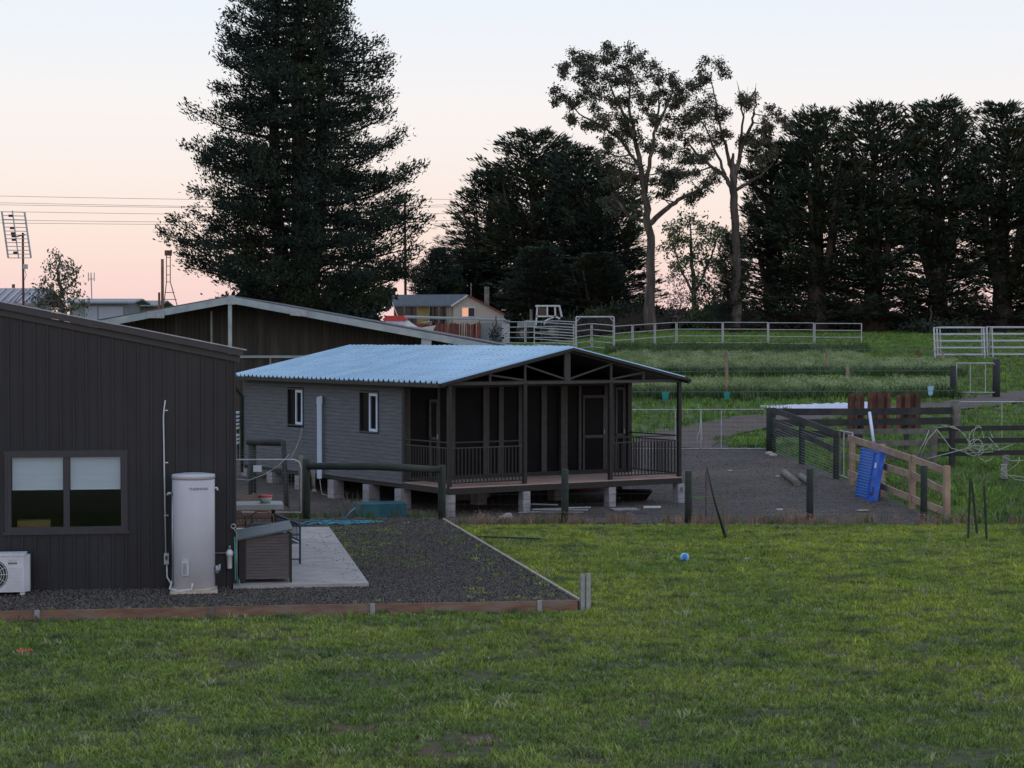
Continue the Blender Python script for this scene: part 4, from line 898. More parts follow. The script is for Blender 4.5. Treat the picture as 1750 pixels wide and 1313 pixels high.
# white pvc duct against the side wall
tp_ = ctt(546, -.12); pd = P(-.12, tp_, 0); zt_, zb2 = zat(677, pd.y), zat(818, pd.y)
dk = thing('wall_duct', 'tall white plastic duct standing against the grey cottage side wall', 'duct', pd)
MB().para(pd + V(-.065, -.04, zb2), V(.12, 0, 0), V(0, .08, 0), V(0, 0, zt_ - zb2 - .12)).build('duct_body', 'pvc', dk)
MB().poly([pd + V(-.08, -.05, zt_ - .19), pd + V(.07, -.05, zt_ - .19), pd + V(.07, -.05, zt_ - .01), pd + V(.03, -.05, zt_ + .01), pd + V(-.07, -.05, zt_ - .03)], V(0, .1, 0)).build('duct_cap', 'pvc', dk)
MB().tube([pd + V(0, 0, zb2), pd + V(.03, 0, zb2 - .25), pd + V(.06, 0, zb2 - .4), pd + V(.3, -.1, zb2 - .45)], .012, 5).build('cable', 'rope', dk, True)
a_ = P(-.06, ctt(520, 0) , 0); Yw = a_.y
solo(MB().tube([V(a_.x, Yw, zat(730, Yw)), V(a_.x - .05, Yw, zat(748, Yw)), V(a_.x - .14, Yw - .3, zat(766, Yw)), V(a_.x - .25, Yw - .5, zat(782, Yw))], .012, 5), 'power_cable', 'rope', 'cable hanging from the left cottage window down to the gate posts', 'cable', smooth=True)
for px, y_, t in ((1156, 0, 0),): MB().box(P(pS[-1] + .02, -.075, zat(842, 49.4)), .1, .004, .12, AN).build('stump_notice', 'weathered', cot)
# clutter under and beside the cottage
def flat(px, Y, w_, d_, h_, rz, mat, label, cat, name, lift=.03, group=None):
    p = col(px, Y, lift); return solo(MB().box(p, w_, d_, h_, rz), name, mat, label, cat, group)
for k, (px, Y, L_, rz) in enumerate(((930, 46.8, 1.2, .1), (950, 46.6, 1.3, -.15), (940, 47.0, .9, .35), (965, 46.5, 1.1, -.05), (985, 46.7, .7, .25), (925, 47.2, .8, -.3))):
    flat(px, Y, L_, .05, .03, rz, 'galv', 'thin pale offcut strip lying in the loose pile under the verandah opening', 'offcut', 'metal_strip', .03 + .03 * k, 'pale strips heaped under the verandah')
flat(1068, 47.6, .62, .5, .025, .2, 'block', 'larger flat grey board on the ground under the right verandah bay', 'board', 'flat_board')
flat(1115, 48.2, .42, .35, .025, -.1, 'white_paint', 'smaller white board on the ground under the right verandah bay', 'board', 'flat_board')
p = col(1084, 50.5); z = zat(838, 50.5)
mb = MB(); mb.add([p + V(a * .45, b * .3, .0) for a, b in ((-.6, -.6), (.6, -.6), (.6, .6), (-.6, .6))] + [V(p.x + a * .45, p.y + b * .35, z) for a, b in ((-1, -1), (1, -1), (1, 1), (-1, 1))], [(0, 1, 2, 3), (0, 1, 5, 4), (1, 2, 6, 5), (2, 3, 7, 6), (3, 0, 4, 7)])
solo(mb, 'black_tub', 'black_plastic', 'open black tub under the right bay of the verandah', 'tub')
flat(648, 46.2, 1.15, .9, .3, .2, 'teal_tarp', 'teal blue folded tarpaulin on the ground below the cottage corner', 'tarpaulin', 'folded_tarp')
flat(790, 50.5, .9, .5, .5, .3, 'weathered', 'dim wooden crate far back under the cottage floor', 'crate', 'wooden_crate')
flat(1000, 52.5, 1.6, .5, .18, .3, 'rust', 'reddish timber baulk lying deep under the cottage', 'timber', 'timber_baulk')
rg = random.Random(12)
for k, (px, Y, r_, lab) in enumerate(((868, 45.2, .14, 'larger pale stone between the left and second stumps'), (858, 45.0, .09, 'smaller pale stone left of the larger one by the stumps'), (1315, 60.5, .13, 'white stone at the foot of the far gate post'), (1322, 60.0, .12, 'off-white stone just right of the gate post stone'))):
    p = col(px, Y); mb = MB(); n_ = 8
    prof = [(r_ * .7, 0), (r_ * 1.05, r_ * .35), (r_ * .8, r_ * .8), (r_ * .3, r_ * 1.05)]; mb.lathe(p, prof, n_); mb.v = [(x + rg.uniform(-.2, .2) * r_, y + rg.uniform(-.2, .2) * r_, z) for x, y, z in mb.v]
    solo(mb, 'stone', 'stone', lab, 'stone', None, True)
for px, Y, w_, lab in ((1330, 54, .12, 'scrap of white paper on the yard gravel near the two logs'), (1333, 47, .14, 'small white scrap on the yard gravel behind the post row'), (1476, 46.6, .28, 'pale flat stone slab on the gravel below the blue crate'), (1248, 56, .12, 'little pale pebble lump in the middle of the yard')):
    flat(px, Y, w_, w_ * .7, .02, .3, 'white_paint' if w_ < .2 else 'stone', lab, 'scrap', 'ground_scrap')
p = col(870, 45.1)

# ------------------------------------------------------------------ big old shed behind
S2Y = 70.0
ax = at(395, 508, S2Y); lx_ = (170 - CX) / FPX * S2Y; hw = 9.75; zap = ax.z; drop = .181
old = thing('machinery_shed', 'wide dark machinery shed with pale gable fascia behind the cottage', 'shed', V(ax.x, S2Y, H(ax.x, S2Y)))
gz = lambda dx: zap - abs(dx) * drop
Q = lambda dx, y, z: V(ax.x + dx, S2Y + y, z)
for sg in (-1, 1):
    MB().poly([Q(sg * .12, 0, gz(0) - .24), Q(sg * hw, 0, gz(hw) - .24), Q(sg * hw, 0, gz(hw)), Q(sg * .12, 0, gz(0))], V(0, .05, 0)).build('fascia_board', 'galv_fascia', old)
    MB().poly([Q(0, .05, gz(0) + .01), Q(sg * (hw + .1), .05, gz(hw) + .0), Q(sg * (hw + .1), .05, gz(hw) + .05), Q(0, .05, gz(0) + .06)], V(0, 16, 0)).build('roof', 'dark_roof', old)
    q = hit(267 if sg < 0 else 511, V(ax.x, S2Y, 0), V(1, 0, 0)); MB().poly([Q(q - .3, -.06, gz(q) - .26 + (.3 * drop if sg > 0 else -.0)), Q(q + .3, -.06, gz(q) - .26), Q(q + .3, -.06, gz(q) - .02), Q(q - .3, -.06, gz(q) - .02)], V(0, .05, 0)).build('floodlight', 'galv', old)
MB().poly([Q(-.14, -.02, gz(0) - .26), Q(.14, -.02, gz(0) - .26), Q(.14, -.02, gz(0) + .02), Q(0, -.02, gz(0) + .08), Q(-.14, -.02, gz(0) + .02)], V(0, .06, 0)).build('ridge_cap', 'galv_fascia', old)
gzn = H(ax.x, S2Y) - .3
MB().box(Q(-.05, .1, gzn), .13, .13, gz(0) - .24 - gzn).build('front_post', 'galv_fascia', old)
x7 = (727 - CX) / FPX * S2Y - ax.x; MB().poly([Q(x7 - .25, .06, gzn), Q(x7 - .0, .06, gzn), Q(x7 + .22, .06, gz(x7) - .2), Q(x7 - .14, .06, gz(x7) - .2)], V(0, .12, 0)).build('front_post', 'galv_fascia', old)
# corrugated gable wall (real folds)
wy = 1.6; mb = MB(); vs = []; fs = []; nx_ = int(2 * hw / .075)
for i in range(nx_ + 1):
    dx = -hw + 2 * hw * i / nx_; yy = wy + (.022 if i % 2 else 0) + (.02 if (i // 8) % 2 else 0); vs += [Q(dx, yy, gzn), Q(dx, yy, gz(dx) - .05)]
fs = [(2 * i, 2 * i + 2, 2 * i + 3, 2 * i + 1) for i in range(nx_)]
mb.add(vs, fs).build('gable_wall', 'shed_wall', old)
MB().para(Q(-hw, wy - .08, zat(612, 71.6)), V(2 * hw, 0, 0), V(0, .07, 0), V(0, 0, .09)).build('wall_girt', 'galv_fascia', old)
for px in (460,): MB().para(Q((px - CX) / FPX * 71.5 - ax.x, wy - .06, gzn), V(.07, 0, 0), V(0, .05, 0), V(0, 0, zat(612, 71.6) - gzn)).build('wall_stud', 'weathered', old)
xx = (360 - CX) / FPX * 71.5 - ax.x; MB().para(Q(xx, wy - .1, gzn), V(.06, 0, 0), V(0, .05, 0), V(0, 0, gz(xx) - .3 - gzn)).build('wall_stud', 'galv_fascia', old)
for sg in (-1, 1): MB().para(Q(sg * hw - (.05 if sg > 0 else 0), wy, gzn), V(.05, 0, 0), V(0, 14, 0), V(0, 0, gz(hw) - gzn)).build('side_wall', 'shed_wall', old)
MB().poly([Q(-hw, 15.6, gzn), Q(hw, 15.6, gzn), Q(hw, 15.6, gz(hw)), Q(0, 15.6, gz(0)), Q(-hw, 15.6, gz(hw))], V(0, .05, 0)).build('back_wall', 'shed_wall', old)

# ------------------------------------------------------------------ background buildings at the left
def gable_house(name, label, px0, px1, Y, dep, yb, ye, yr, wall, roofm, cat='house', frontgable=False, grp=None):
    x0, x1 = (px0 - CX) / FPX * Y, (px1 - CX) / FPX * Y; zb_ = H((x0 + x1) / 2, Y) - .3 if yb is None else zat(yb, Y); ze_, zr_ = zat(ye, Y), zat(yr, Y + (0 if frontgable else dep / 2))
    r = thing(name, label, cat, V((x0 + x1) / 2, Y, zb_), grp)
    MB().box(V((x0 + x1) / 2, Y + dep / 2, zb_), x1 - x0, dep, ze_ - zb_).build('wall', wall, r)
    if frontgable:
        xm = (x0 + x1) / 2; MB().poly([V(x0, Y + .001, ze_), V(x1, Y + .001, ze_), V(xm, Y + .001, zr_)], V(0, dep - .002, 0)).build('gable', wall, r)
        for a in (x0 - .3, x1 + .3): MB().poly([V(a, Y - .2, ze_ - .05), V(xm, Y - .2, zr_ + .05), V(xm, Y - .2, zr_ + .12), V(a, Y - .2, ze_ + .03)], V(0, dep + .4, 0)).build('roof', roofm, r)
    else:
        for a, b in ((Y - .4, 1), (Y + dep + .4, -1)): MB().poly([V(x0 - .4, a, ze_ - .05), V(x0 - .4, Y + dep / 2, zr_), V(x0 - .4, Y + dep / 2, zr_ + .06), V(x0 - .4, a, ze_ + .02)], V(x1 - x0 + .8, 0, 0)).build('roof', roofm, r)
    return r
h1 = gable_house('house', 'low house with ribbed metal roof painted with a pinkish reflection beyond the dark shed, far left', -160, 48, 62, 3.2, None, 520, 496, 'grey_shed', 'pink_sheen_roof')
for k in range(16):
    x = (-150 + k * 14 - CX) / FPX * 62; zE, zR = zat(519, 62), zat(496, 63.6)
    MB().beam(V(x, 61.7, zE + .05), V(x + .0, 63.5, zR + .05), .05, .04).build('roof_rib', 'galv', h1)
MB().tube([at(23, 500, 64), at(23, 486, 64)], .05, 8).build('vent_pipe', 'rust', h1)
g1 = gable_house('grey_garage', 'pale grey flat roofed garage behind the small weeping tree', 120, 217, 84, 3, None, 517, 513, 'grey_shed', 'grey_shed', 'garage')
x0 = (140 - CX) / FPX * 84; 
for a, b in ((146, 167), (168.5, 211)):
    xa, xb = (a - CX) / FPX * 83.9, (b - CX) / FPX * 83.9; MB().para(V(xa, 83.9, H(xa, 84)), V(xb - xa, 0, 0), V(0, .06, 0), V(0, 0, zat(524, 84) - H(xa, 84))).build('door', 'grey_door', g1)
g2 = gable_house('outbuilding', 'brown sided outbuilding tucked behind the pale grey garage', 219, 262, 90, 3, None, 522, 516, 'weathered', 'grey_shed', 'shed')
# antennas
am = at(39, 400, 60); ant = thing('tv_antenna', 'large grid television antenna on a dark mast at far left', 'antenna', V(am.x, 60, H(am.x, 60)))
MB().tube([V(am.x + .02, 60, H(am.x, 60)), V(am.x, 60, zat(398, 60))], .035, 8).build('mast', 'rust', ant)
tl_, bl_ = at(3, 362, 59.8), at(14, 441, 59.8); tr2, br2 = at(42, 363, 59.9), at(53, 441, 59.9)
for a, b in ((tl_, bl_), (tr2, br2)): MB().tube([a, b], .028, 6).build('grid_frame', 'galv', ant)
MB().tube([at(21, 360, 59.7), at(32, 442, 59.7)], .02, 6).build('boom', 'panel_galv', ant)
for k in range(13): t = k / 12; MB().tube([tl_.lerp(bl_, t), tr2.lerp(br2, t)], .012, 5).build('grid_rod', 'galv', ant)
for (x, y) in ((18, 371), (20.5, 392), (22, 401), (23, 406), (23.5, 412), (26, 434)): p = at(x, y, 59.6); MB().box(p, .11, .06, .07).build('dipole', 'black_plastic', ant)
MB().tube([at(27, 405, 59.7), at(43, 401, 60)], .02, 6).build('bracket', 'rust', ant); p = at(43.5, 460, 59.9); MB().box(p, .12, .1, .14).build('junction_box', 'panel_galv', ant)
MB().tube([at(42, 461, 59.9), at(45, 470, 59.9), at(41, 480, 59.9)], .01, 4).build('cable', 'rope', ant); MB().tube([at(22, 520, 60), at(39, 500, 60)], .012, 4).build('stay', 'rust', ant)
am = at(155, 470, 86); a2 = thing('tv_antenna', 'tiny three element antenna on the grey garage roof', 'antenna', at(156, 512, 86))
MB().tube([at(157, 513, 86), at(155.5, 468, 86)], .025, 5).build('mast', 'galv', a2)
for x in (151, 155.5, 161): MB().tube([at(x, 466, 86), at(x, 481, 86)], .02, 5).build('element', 'galv', a2)
MB().tube([at(151, 477, 86), at(161, 477, 86)], .015, 4).build('boom', 'galv', a2)
p = col(278, 88); solo(MB().tube([p, at(277.5, 443, 88)], .065, 10), 'flue_pole', 'rust', 'tall rusty brown pole left of the lattice tower', 'pole', smooth=True)
p = col(272, 88); solo(MB().tube([p, at(272, 500, 88)], .05, 10), 'flue_pole', 'rust', 'short rusty pole stub beside the tall brown pole', 'pole', smooth=True)
lt = thing('lattice_tower', 'thin steel lattice tower left of the big pine', 'tower', col(290, 96))
legs = [(284.5, 301, 279), (291, 301, 305)]; mb = MB()
for dy in (-.12, .12):
    for (xt, _, xb) in legs: mb.tube([at(xt, 430, 96 + dy), at(xt, 482, 96 + dy), at(xb, 530, 96 + dy * 4)], .022, 4)
mb.build('leg', 'rust', lt)
mb = MB()
for y in (440, 455, 470, 482): mb.tube([at(284.5, y, 96), at(291, y, 96)], .016, 4)
for y, a, b in ((500, 281.5, 298), (512, 280, 302)): mb.tube([at(a, y, 96), at(b, y, 96)], .016, 4)
mb.build('brace', 'rust', lt); MB().box(at(287.5, 437, 96), .3, .3, .25).build('platform', 'rust', lt)

# ------------------------------------------------------------------ power pole and lines
PY = 185; pp = thing('power_pole', 'tall timber power pole half hidden in the right side of the big pine', 'power pole', col(693, PY))
MB().tube([col(693.5, PY, -.2), at(692, 338, PY)], [.14, .10], 10).build('pole', 'bark_pine', pp, True)
mb = MB(); 
for y in (352, 374): mb.beam(at(692, y, PY - .15) + V(-1.0, 0, 0), at(692, y, PY - .15) + V(1.0, 0, 0), .1, .1)
mb.build('cross_arm', 'bark_pine', pp); MB().tube([at(697, 374, PY), at(711, 372, PY)], .05, 6).build('lamp_arm', 'galv', pp)
for k, (yl, ym, yr) in enumerate(((333.5, 339, 352), (345, 351, 357), (348.5, 353, 363), (360, 364.5, 374), (374.5, 378, 384), (379.5, 382, 392))):
    pts = [at(-260, yl - 4, PY)] + [at(x, yl + (ym - yl) * x / 330 + (2.2 * math.sin(math.pi * (x + 260) / 950)), PY) for x in (0, 110, 220, 330, 450, 570)] + [at(692, ym + 2, PY)] + [at(692 + 60 * q, ym + 2 - 8 * math.sin(q * .6) * 1 + (yr - ym) * q / 3.0, PY + 10 * q) for q in (1, 2, 3, 5)]
    solo(MB().tube(pts, .016, 4), 'power_line', 'cable', ['highest', 'second highest', 'third from the top', 'fourth from the top', 'second lowest', 'lowest'][k] + ' of the six power lines crossing the pink sky', 'power line', 'power lines to the pole')

# ------------------------------------------------------------------ farmhouse group
HY = 172.0
hb = thing('farmhouse', 'cream gabled farmhouse under the trees, sunset reflection painted as glow in its window', 'house', col(810, HY))
X = lambda px, Y=HY: (px - CX) / FPX * Y
gy0 = H(X(800), HY)
prof = [at(775, 545, HY), at(775, 521, HY), at(799, 506.5, HY), at(861, 538, HY), at(861, 545, HY)]
prof = [V(p.x, HY, p.z) for p in prof]; prof[0].z = prof[-1].z = gy0
MB().poly(prof, V(-.5, 9, 0)).build('gable_wall', 'house_wall', hb)
for k in range(7):
    z = prof[1].z + .55 - k * .42; MB().para(V(X(776), HY - .02, z), V(X(858) - X(776), 0, 0), V(0, .015, 0), V(0, 0, .03)).build('weatherboard', 'house_wall', hb) if z < prof[3].z + .1 else None
MB().poly([V(X(771), HY - .3, zat(524, HY)), V(X(799), HY - .3, zat(505, HY)), V(X(799), HY - .3, zat(503.5, HY)), V(X(771), HY - .3, zat(521, HY))], V(-7.0, 1.2, 0)).build('roof', 'house_roof', hb)
MB().poly([V(X(799), HY - .3, zat(505.5, HY)), V(X(863), HY - .3, zat(539, HY)), V(X(863), HY - .3, zat(536.5, HY)), V(X(799), HY - .3, zat(503.3, HY))], V(-.5, 9.6, 0)).build('roof', 'red_sheet', hb)
MB().poly([V(X(771), HY - .4, zat(525, HY)), V(X(799), HY - .4, zat(506.5, HY)), V(X(799), HY - .4, zat(504, HY)), V(X(771), HY - .4, zat(522, HY))], V(0, .12, 0)).build('barge_board', 'white_paint', hb)
MB().para(V(X(671), HY + 1.9, gy0), V(X(775) - X(671), -.8, 0), V(0, 6, 0), V(0, 0, zat(524, HY + 2) - gy0)).build('front_wall', 'window_dark', hb)
MB().para(V(X(712), HY + .9, gy0), V(X(733) - X(712), 0, 0), V(0, .5, 0), V(0, 0, zat(525, HY + 1) - gy0)).build('wall_panel', 'yellow_wall', hb)
MB().para(V(X(763), HY + .6, gy0), V(X(775) - X(763), 0, 0), V(0, .5, 0), V(0, 0, zat(525, HY) - gy0)).build('wall_panel', 'house_wall', hb)
for px in (690, 712, 733, 749, 765): MB().para(V(X(px), HY + .1, gy0), V(.09, 0, 0), V(0, .09, 0), V(0, 0, zat(522, HY) - gy0)).build('verandah_post', 'weathered', hb)
wn = MB()
for a, b, c, d in ((789, 812, 525, 526.5), (789, 812, 541, 542), (789, 790, 526.5, 541), (811, 812, 526.5, 541), (800, 801, 526.5, 541)): wn.para(V(X(a), HY - .08, zat(d, HY)), V(X(b) - X(a), 0, 0), V(0, .07, 0), V(0, 0, zat(c, HY) - zat(d, HY)))
wn = wn.build('window', 'white_paint', hb)
MB().para(V(X(790), HY - .04, zat(541, HY)), V(X(800) - X(790), 0, 0), V(0, .02, 0), V(0, 0, zat(526.5, HY) - zat(541, HY))).build('sunset_glow_pane', 'window_sunset_glow', wn); MB().para(V(X(801), HY - .04, zat(541, HY)), V(X(811) - X(801), 0, 0), V(0, .02, 0), V(0, 0, zat(526.5, HY) - zat(541, HY))).build('dark_pane', 'window_dark', wn)  # left pane's orange glow is a painted sunset reflection
MB().tube([at(832, 525, HY + 2), at(832, 490, HY + 2)], .22, 8).build('flue', 'weathered', hb)
MB().tube([at(805, 508, HY + 1), at(805, 484, HY + 1)], .05, 6).build('aerial', 'weathered', hb)
# carport roof, grey lean-to, red fence, boat, tractor
CYd = 165.0; gyc = H(X(780, CYd), CYd)
cp = thing('carport', 'flat grey carport roof in front of the cream farmhouse', 'carport', V(X(760, CYd), CYd, gyc))
MB().poly([V(X(690, CYd), CYd, zat(544, CYd)), V(X(864, CYd), CYd, zat(549, CYd)), V(X(864, CYd), CYd + 3, zat(546.5, CYd)), V(X(690, CYd), CYd + 3, zat(541, CYd))], V(0, 0, .12)).build('roof', 'grey_shed', cp)
for px in (700, 760, 818): MB().para(V(X(px, CYd), CYd + .2, gyc), V(.1, 0, 0), V(0, .1, 0), V(0, 0, zat(547, CYd) - gyc)).build('post', 'weathered', cp)
lt_ = thing('lean_to', 'small pale grey lean-to shed at the end of the red fence', 'shed', V(X(842, CYd), CYd, gyc))
MB().para(V(X(820, CYd), CYd - .4, gyc - .2), V(X(857, CYd) - X(820, CYd), 0, 0), V(0, 2.2, 0), V(0, 0, zat(550, CYd) - gyc + .1)).build('front_wall', 'grey_shed', lt_)
MB().para(V(X(858, CYd), CYd - .3, gyc - .2), V(X(871, CYd) - X(858, CYd), 0, 0), V(0, 2.1, 0), V(0, 0, zat(551, CYd) - gyc + .1)).build('side_wall', 'enamel', lt_)
MB().para(V(X(818, CYd), CYd - .5, zat(549, CYd)), V(X(872, CYd) - X(818, CYd), 0, 0), V(0, 2.4, 0), V(0, 0, .1)).build('roof', 'grey_shed', lt_)
rf = thing('red_fence', 'fence of rusty red upright sheets below the carport', 'fence', V(X(765, CYd), CYd - 1, gyc)); rg = random.Random(21)
x = X(700, CYd)
while x < X(820, CYd):
    wd = rg.uniform(.18, .34); MB().poly([V(x, CYd - 1, gyc - .3), V(x + wd - .02, CYd - 1, gyc - .3), V(x + wd - .02 + rg.uniform(-.05, .15), CYd - 1, zat(553, CYd) + rg.uniform(-.15, .1)), V(x + rg.uniform(-.05, .1), CYd - 1, zat(553, CYd) + rg.uniform(-.15, .1))], V(0, .04, 0)).build('fence_sheet', rg.choice(['red_sheet', 'red_sheet', 'red_sheet', 'rust']), rf); x += wd
BY = 150.0; gyb = H(0, BY); bt = thing('boat', 'white boat with a dark red canopy parked behind the old shed roof', 'boat', V(X(700, BY), BY, gyb))
b = lambda px, py, dy=0: V(X(px, BY), BY + dy, zat(py, BY))
MB().add([b(655, 553, -1), b(655, 553, 1), b(722, 560, -.8), b(722, 560, .8), b(745, 556, 0), b(660, 572, -.7), b(660, 572, .7), b(718, 574, -.5), b(718, 574, .5), b(736, 573, 0)], [(0, 2, 7, 5), (2, 4, 9, 7), (1, 3, 8, 6), (3, 4, 9, 8), (0, 1, 6, 5), (0, 2, 3, 1), (2, 4, 3), (5, 7, 8, 6), (7, 9, 8)]).build('hull', 'white_vinyl', bt)
MB().poly([b(655, 546, -.9), b(662, 540, -.9), b(688, 540, -.9), b(697, 546, -.9), b(694, 549, -.9), b(658, 549, -.9)], V(0, 1.8, 0)).build('canopy', 'red', bt)
MB().poly([b(659, 549, -.85), b(692, 549, -.85), b(694, 560, -.85), b(659, 558, -.85)], V(0, 1.7, 0)).build('canopy_side', 'plastic_sheet', bt); MB().poly([b(692, 548, -.8), b(697, 548, -.8), b(716, 561, -.8), b(694, 561, -.8)], V(0, 1.6, 0)).build('windscreen', 'white_vinyl', bt)
MB().tube([b(735, 556, 0), b(738, 550, 0), b(731, 550, .2), b(720, 552, .5)], .03, 5).build('bow_rail', 'galv', bt); MB().tube([b(680, 541), b(667, 510)], .03, 5).build('rod', 'white_vinyl', bt)
TY = 158.0; gyt = H(X(940, TY), TY); tk = thing('tractor', 'old tractor with a white framed cab behind the cattle yards', 'tractor', V(X(940, TY), TY, gyt))
q = lambda px, py, dy=0: V(X(px, TY), TY + dy, zat(py, TY))
fr = MB()
for dy in (-.8, .8):
    for a, b_ in (((916, 556), (918, 524)), ((918, 524), (948, 523)), ((948, 523), (949, 541)), ((916, 541), (949, 541)), ((935, 524), (935, 541)), ((949, 541), (957, 545)), ((948, 523), (956, 524)), ((956, 524), (960, 542)), ((949, 541), (932, 548)), ((932, 548), (930, 556))): fr.beam(q(*a, dy), q(*b_, dy), .13, .11, V(0, 1, 0))
fr.build('cab_frame', 'white_paint', tk); MB().para(q(915, 524.5, -.9), V(X(957, TY) - X(915, TY), 0, 0), V(0, 1.8, 0), V(0, 0, .12)).build('cab_roof', 'white_paint', tk)
MB().poly([q(919, 526, -.75), q(934, 526, -.75), q(934, 540, -.75), q(918, 540, -.75)], V(0, .02, 0)).build('cab_glass', 'window_dark', tk)
MB().poly([q(917, 558, -.5), q(884, 562, -.5), q(884, 552, -.5), q(900, 547, -.5), q(917, 548, -.5)], V(0, 1, 0)).build('bonnet', 'grey_shed', tk)
MB().tube([q(908, 548, 0), q(908, 529, 0)], .12, 8).build('exhaust', 'weathered', tk)
for px, py, r_ in ((945, 566, .85), (893, 570, .55)):
    for dy in (-.95, .95):
        wv = MB().tube([q(px, py, dy - .18), q(px, py, dy + .18)], r_, 18).build('wheel', 'black_plastic', tk); MB().tube([q(px, py, dy - .2), q(px, py, dy + .2)], r_ * .5, 14).build('rim', 'weathered', wv)

# ------------------------------------------------------------------ cattle panels
def cpanel(a, b, h, nr, label, group='galvanised cattle panels of the yards', name='cattle_panel', za=None, zb=None, lean=0, r_=.03):
    a = Vector(a); b = Vector(b); c = (a + b) / 2; d = (b - a).normalized(); nrm = V(d.y, -d.x, 0) * lean
    t = thing(name, label, 'cattle panel', c, group)
    for p in (a, b): MB().tube([p, p + V(0, 0, h) + nrm], r_ * 1.15, 6).build('stile', 'panel_galv', t)
    for k in range(nr):
        f = .12 + .88 * k / (nr - 1); o = V(0, 0, h * f - .02) + nrm * f; MB().tube([a + o, b + o], r_, 6).build('rail', 'panel_galv', t)
    return t
def gp(px, Y, dz=.02): return col(px, Y, dz)
# far frontal run
H_ = 1.52
seq = [(1157, 1234, 131), (1236, 1311.5, 131), (1313.5, 1390, 130), (1392.5, 1472, 129)]
labs = ['cattle panel in the far run, first right of the angled ones', 'cattle panel in the far run before the dark tree trunk gap', 'second last cattle panel of the far run', 'last cattle panel at the right end of the far run']
for (a, b, Y), lb in zip(seq, labs): cpanel(gp(a, Y), gp(b, Y - .3), H_, 4, lb)
for (a, ya, b, yb_), lb in zip(((1050, 124, 1080, 126), (1082, 126, 1118, 128.5), (1120, 128.5, 1155, 131)), ('angled cattle panel touching the right post of the arch gate', 'middle one of the three angled cattle panels', 'angled cattle panel that meets the straight far run')): cpanel(gp(a, ya), gp(b, yb_), H_, 4, lb)
for (a, ya, b, yb_), lb in zip(((863, 139, 897, 137), (899, 137, 925, 134), (913, 128, 980, 124), (925, 134, 951, 131), (951, 131, 983, 128), (984, 122, 1010, 125), (1012, 125, 1048, 122)), ('leftmost cattle panel of the yards beside the grey lean-to', 'second cattle panel from the left of the yards', 'near long cattle panel left of the arch gate', 'cattle panel behind the near long one, left part', 'cattle panel behind the near long one, next to the arch', 'short cattle panel inside the arch, left half', 'short cattle panel inside the arch, right half')):
    cpanel(gp(a, ya), gp(b, yb_), 1.65, 5, lb)
ag = thing('arch_gate', 'tall galvanised arch frame gate of the cattle yards', 'gate frame', gp(1017, 121.5))
zt = zat(542, 121.5)
for px in (984.5, 1049): p = gp(px, 121.5, -.1); MB().tube([p, V(p.x, p.y, zt)], .055, 8).build('upright', 'panel_galv', ag)
MB().tube([V(gp(984.5, 121.5).x, 121.5, zt), V(gp(1049, 121.5).x, 121.5, zt)], .055, 8).build('top_bar', 'panel_galv', ag)
for px, s in ((984.5, 1), (1049, -1)): p = gp(px, 121.5); MB().tube([V(p.x, 121.5, zt - .3), V(p.x + s * .3, 121.5, zt)], .03, 6).build('corner_brace', 'panel_galv', ag)
# right hand stack
k = 0
for (a, b, Y, le, nr, lb) in ((1598, 1683, 115, .35, 5, 'front cattle panel of the leaning stack at the right'), (1603, 1688, 115.6, .35, 5, 'second cattle panel in the leaning stack at the right'), (1608, 1679, 116.2, .3, 5, 'rear cattle panel in the leaning stack at the right'), (1690, 1775, 115.8, -.3, 5, 'front cattle panel of the stack cut by the right frame edge'), (1697, 1780, 115.2, .3, 5, 'second cattle panel of the stack cut by the right frame edge'), (1688, 1770, 116.5, .2, 5, 'rear cattle panel of the stack cut by the right frame edge')):
    cpanel(gp(a, Y), gp(b, Y), 1.78, nr, lb, 'stacked cattle panels at the right', lean=-le, r_=.045 if k < 2 else .035); k += 1

# ------------------------------------------------------------------ paddock fences, tree guards
WG = 'weathered posts of the garden row fences'
def sqpost(px, yt, yb, Y, w_, label, mat='weathered', grp=WG):
    x = (px - CX) / FPX * Y; z0 = min(H(x, Y), zat(yb, Y)) - .05; mb = MB().tube([V(x, Y, z0), V(x + .02, Y, (z0 + zat(yt, Y)) / 2), V(x - .01, Y, zat(yt, Y))], [w_ * .46, w_ * .40, w_ * .36], 8)
    return solo(mb, 'fence_post', mat, label, 'post', grp)
sqpost(1241, 602, 680, 84, .20, 'tall pale split post rising from the nearest garden row', 'fence_pale'); sqpost(1413, 597, 640, 100, .2, 'slim pale post in the middle garden row', 'fence_pale')
sqpost(1448, 624, 650, 95, .24, 'stout brown double post between the garden rows', 'fence_pale'); sqpost(1570, 598, 622, 110, .26, 'short rusty red post at the back of the paddock', 'rust'); sqpost(1611, 601, 628, 106, .18, 'slim pale post between the rusty one and the paddock gate', 'fence_pale'); sqpost(1066, 604, 618, 118, .12, 'small pale stick post just above the cottage roof end', 'fence_pale')
fz_ = thing('wire_fence', 'faint wire strands strung along the weed-grown garden rows', 'wire fence', col(1350, 84)); mb = MB()
for pts in ([(1065, 603, 112), (1241, 603, 112), (1413, 597, 110), (1570, 598, 110), (1705, 613, 88)], [(1062, 628, 96), (1241, 628, 96), (1448, 626, 95), (1629, 626, 90)], [(1062, 636, 96), (1448, 634, 95), (1629, 634, 90)], [(1078, 670, 82), (1241, 670, 82), (1629, 668, 80)]): mb.tube([at(*p) for p in pts], .011, 4)
mb.build('wires', 'wire', fz_)
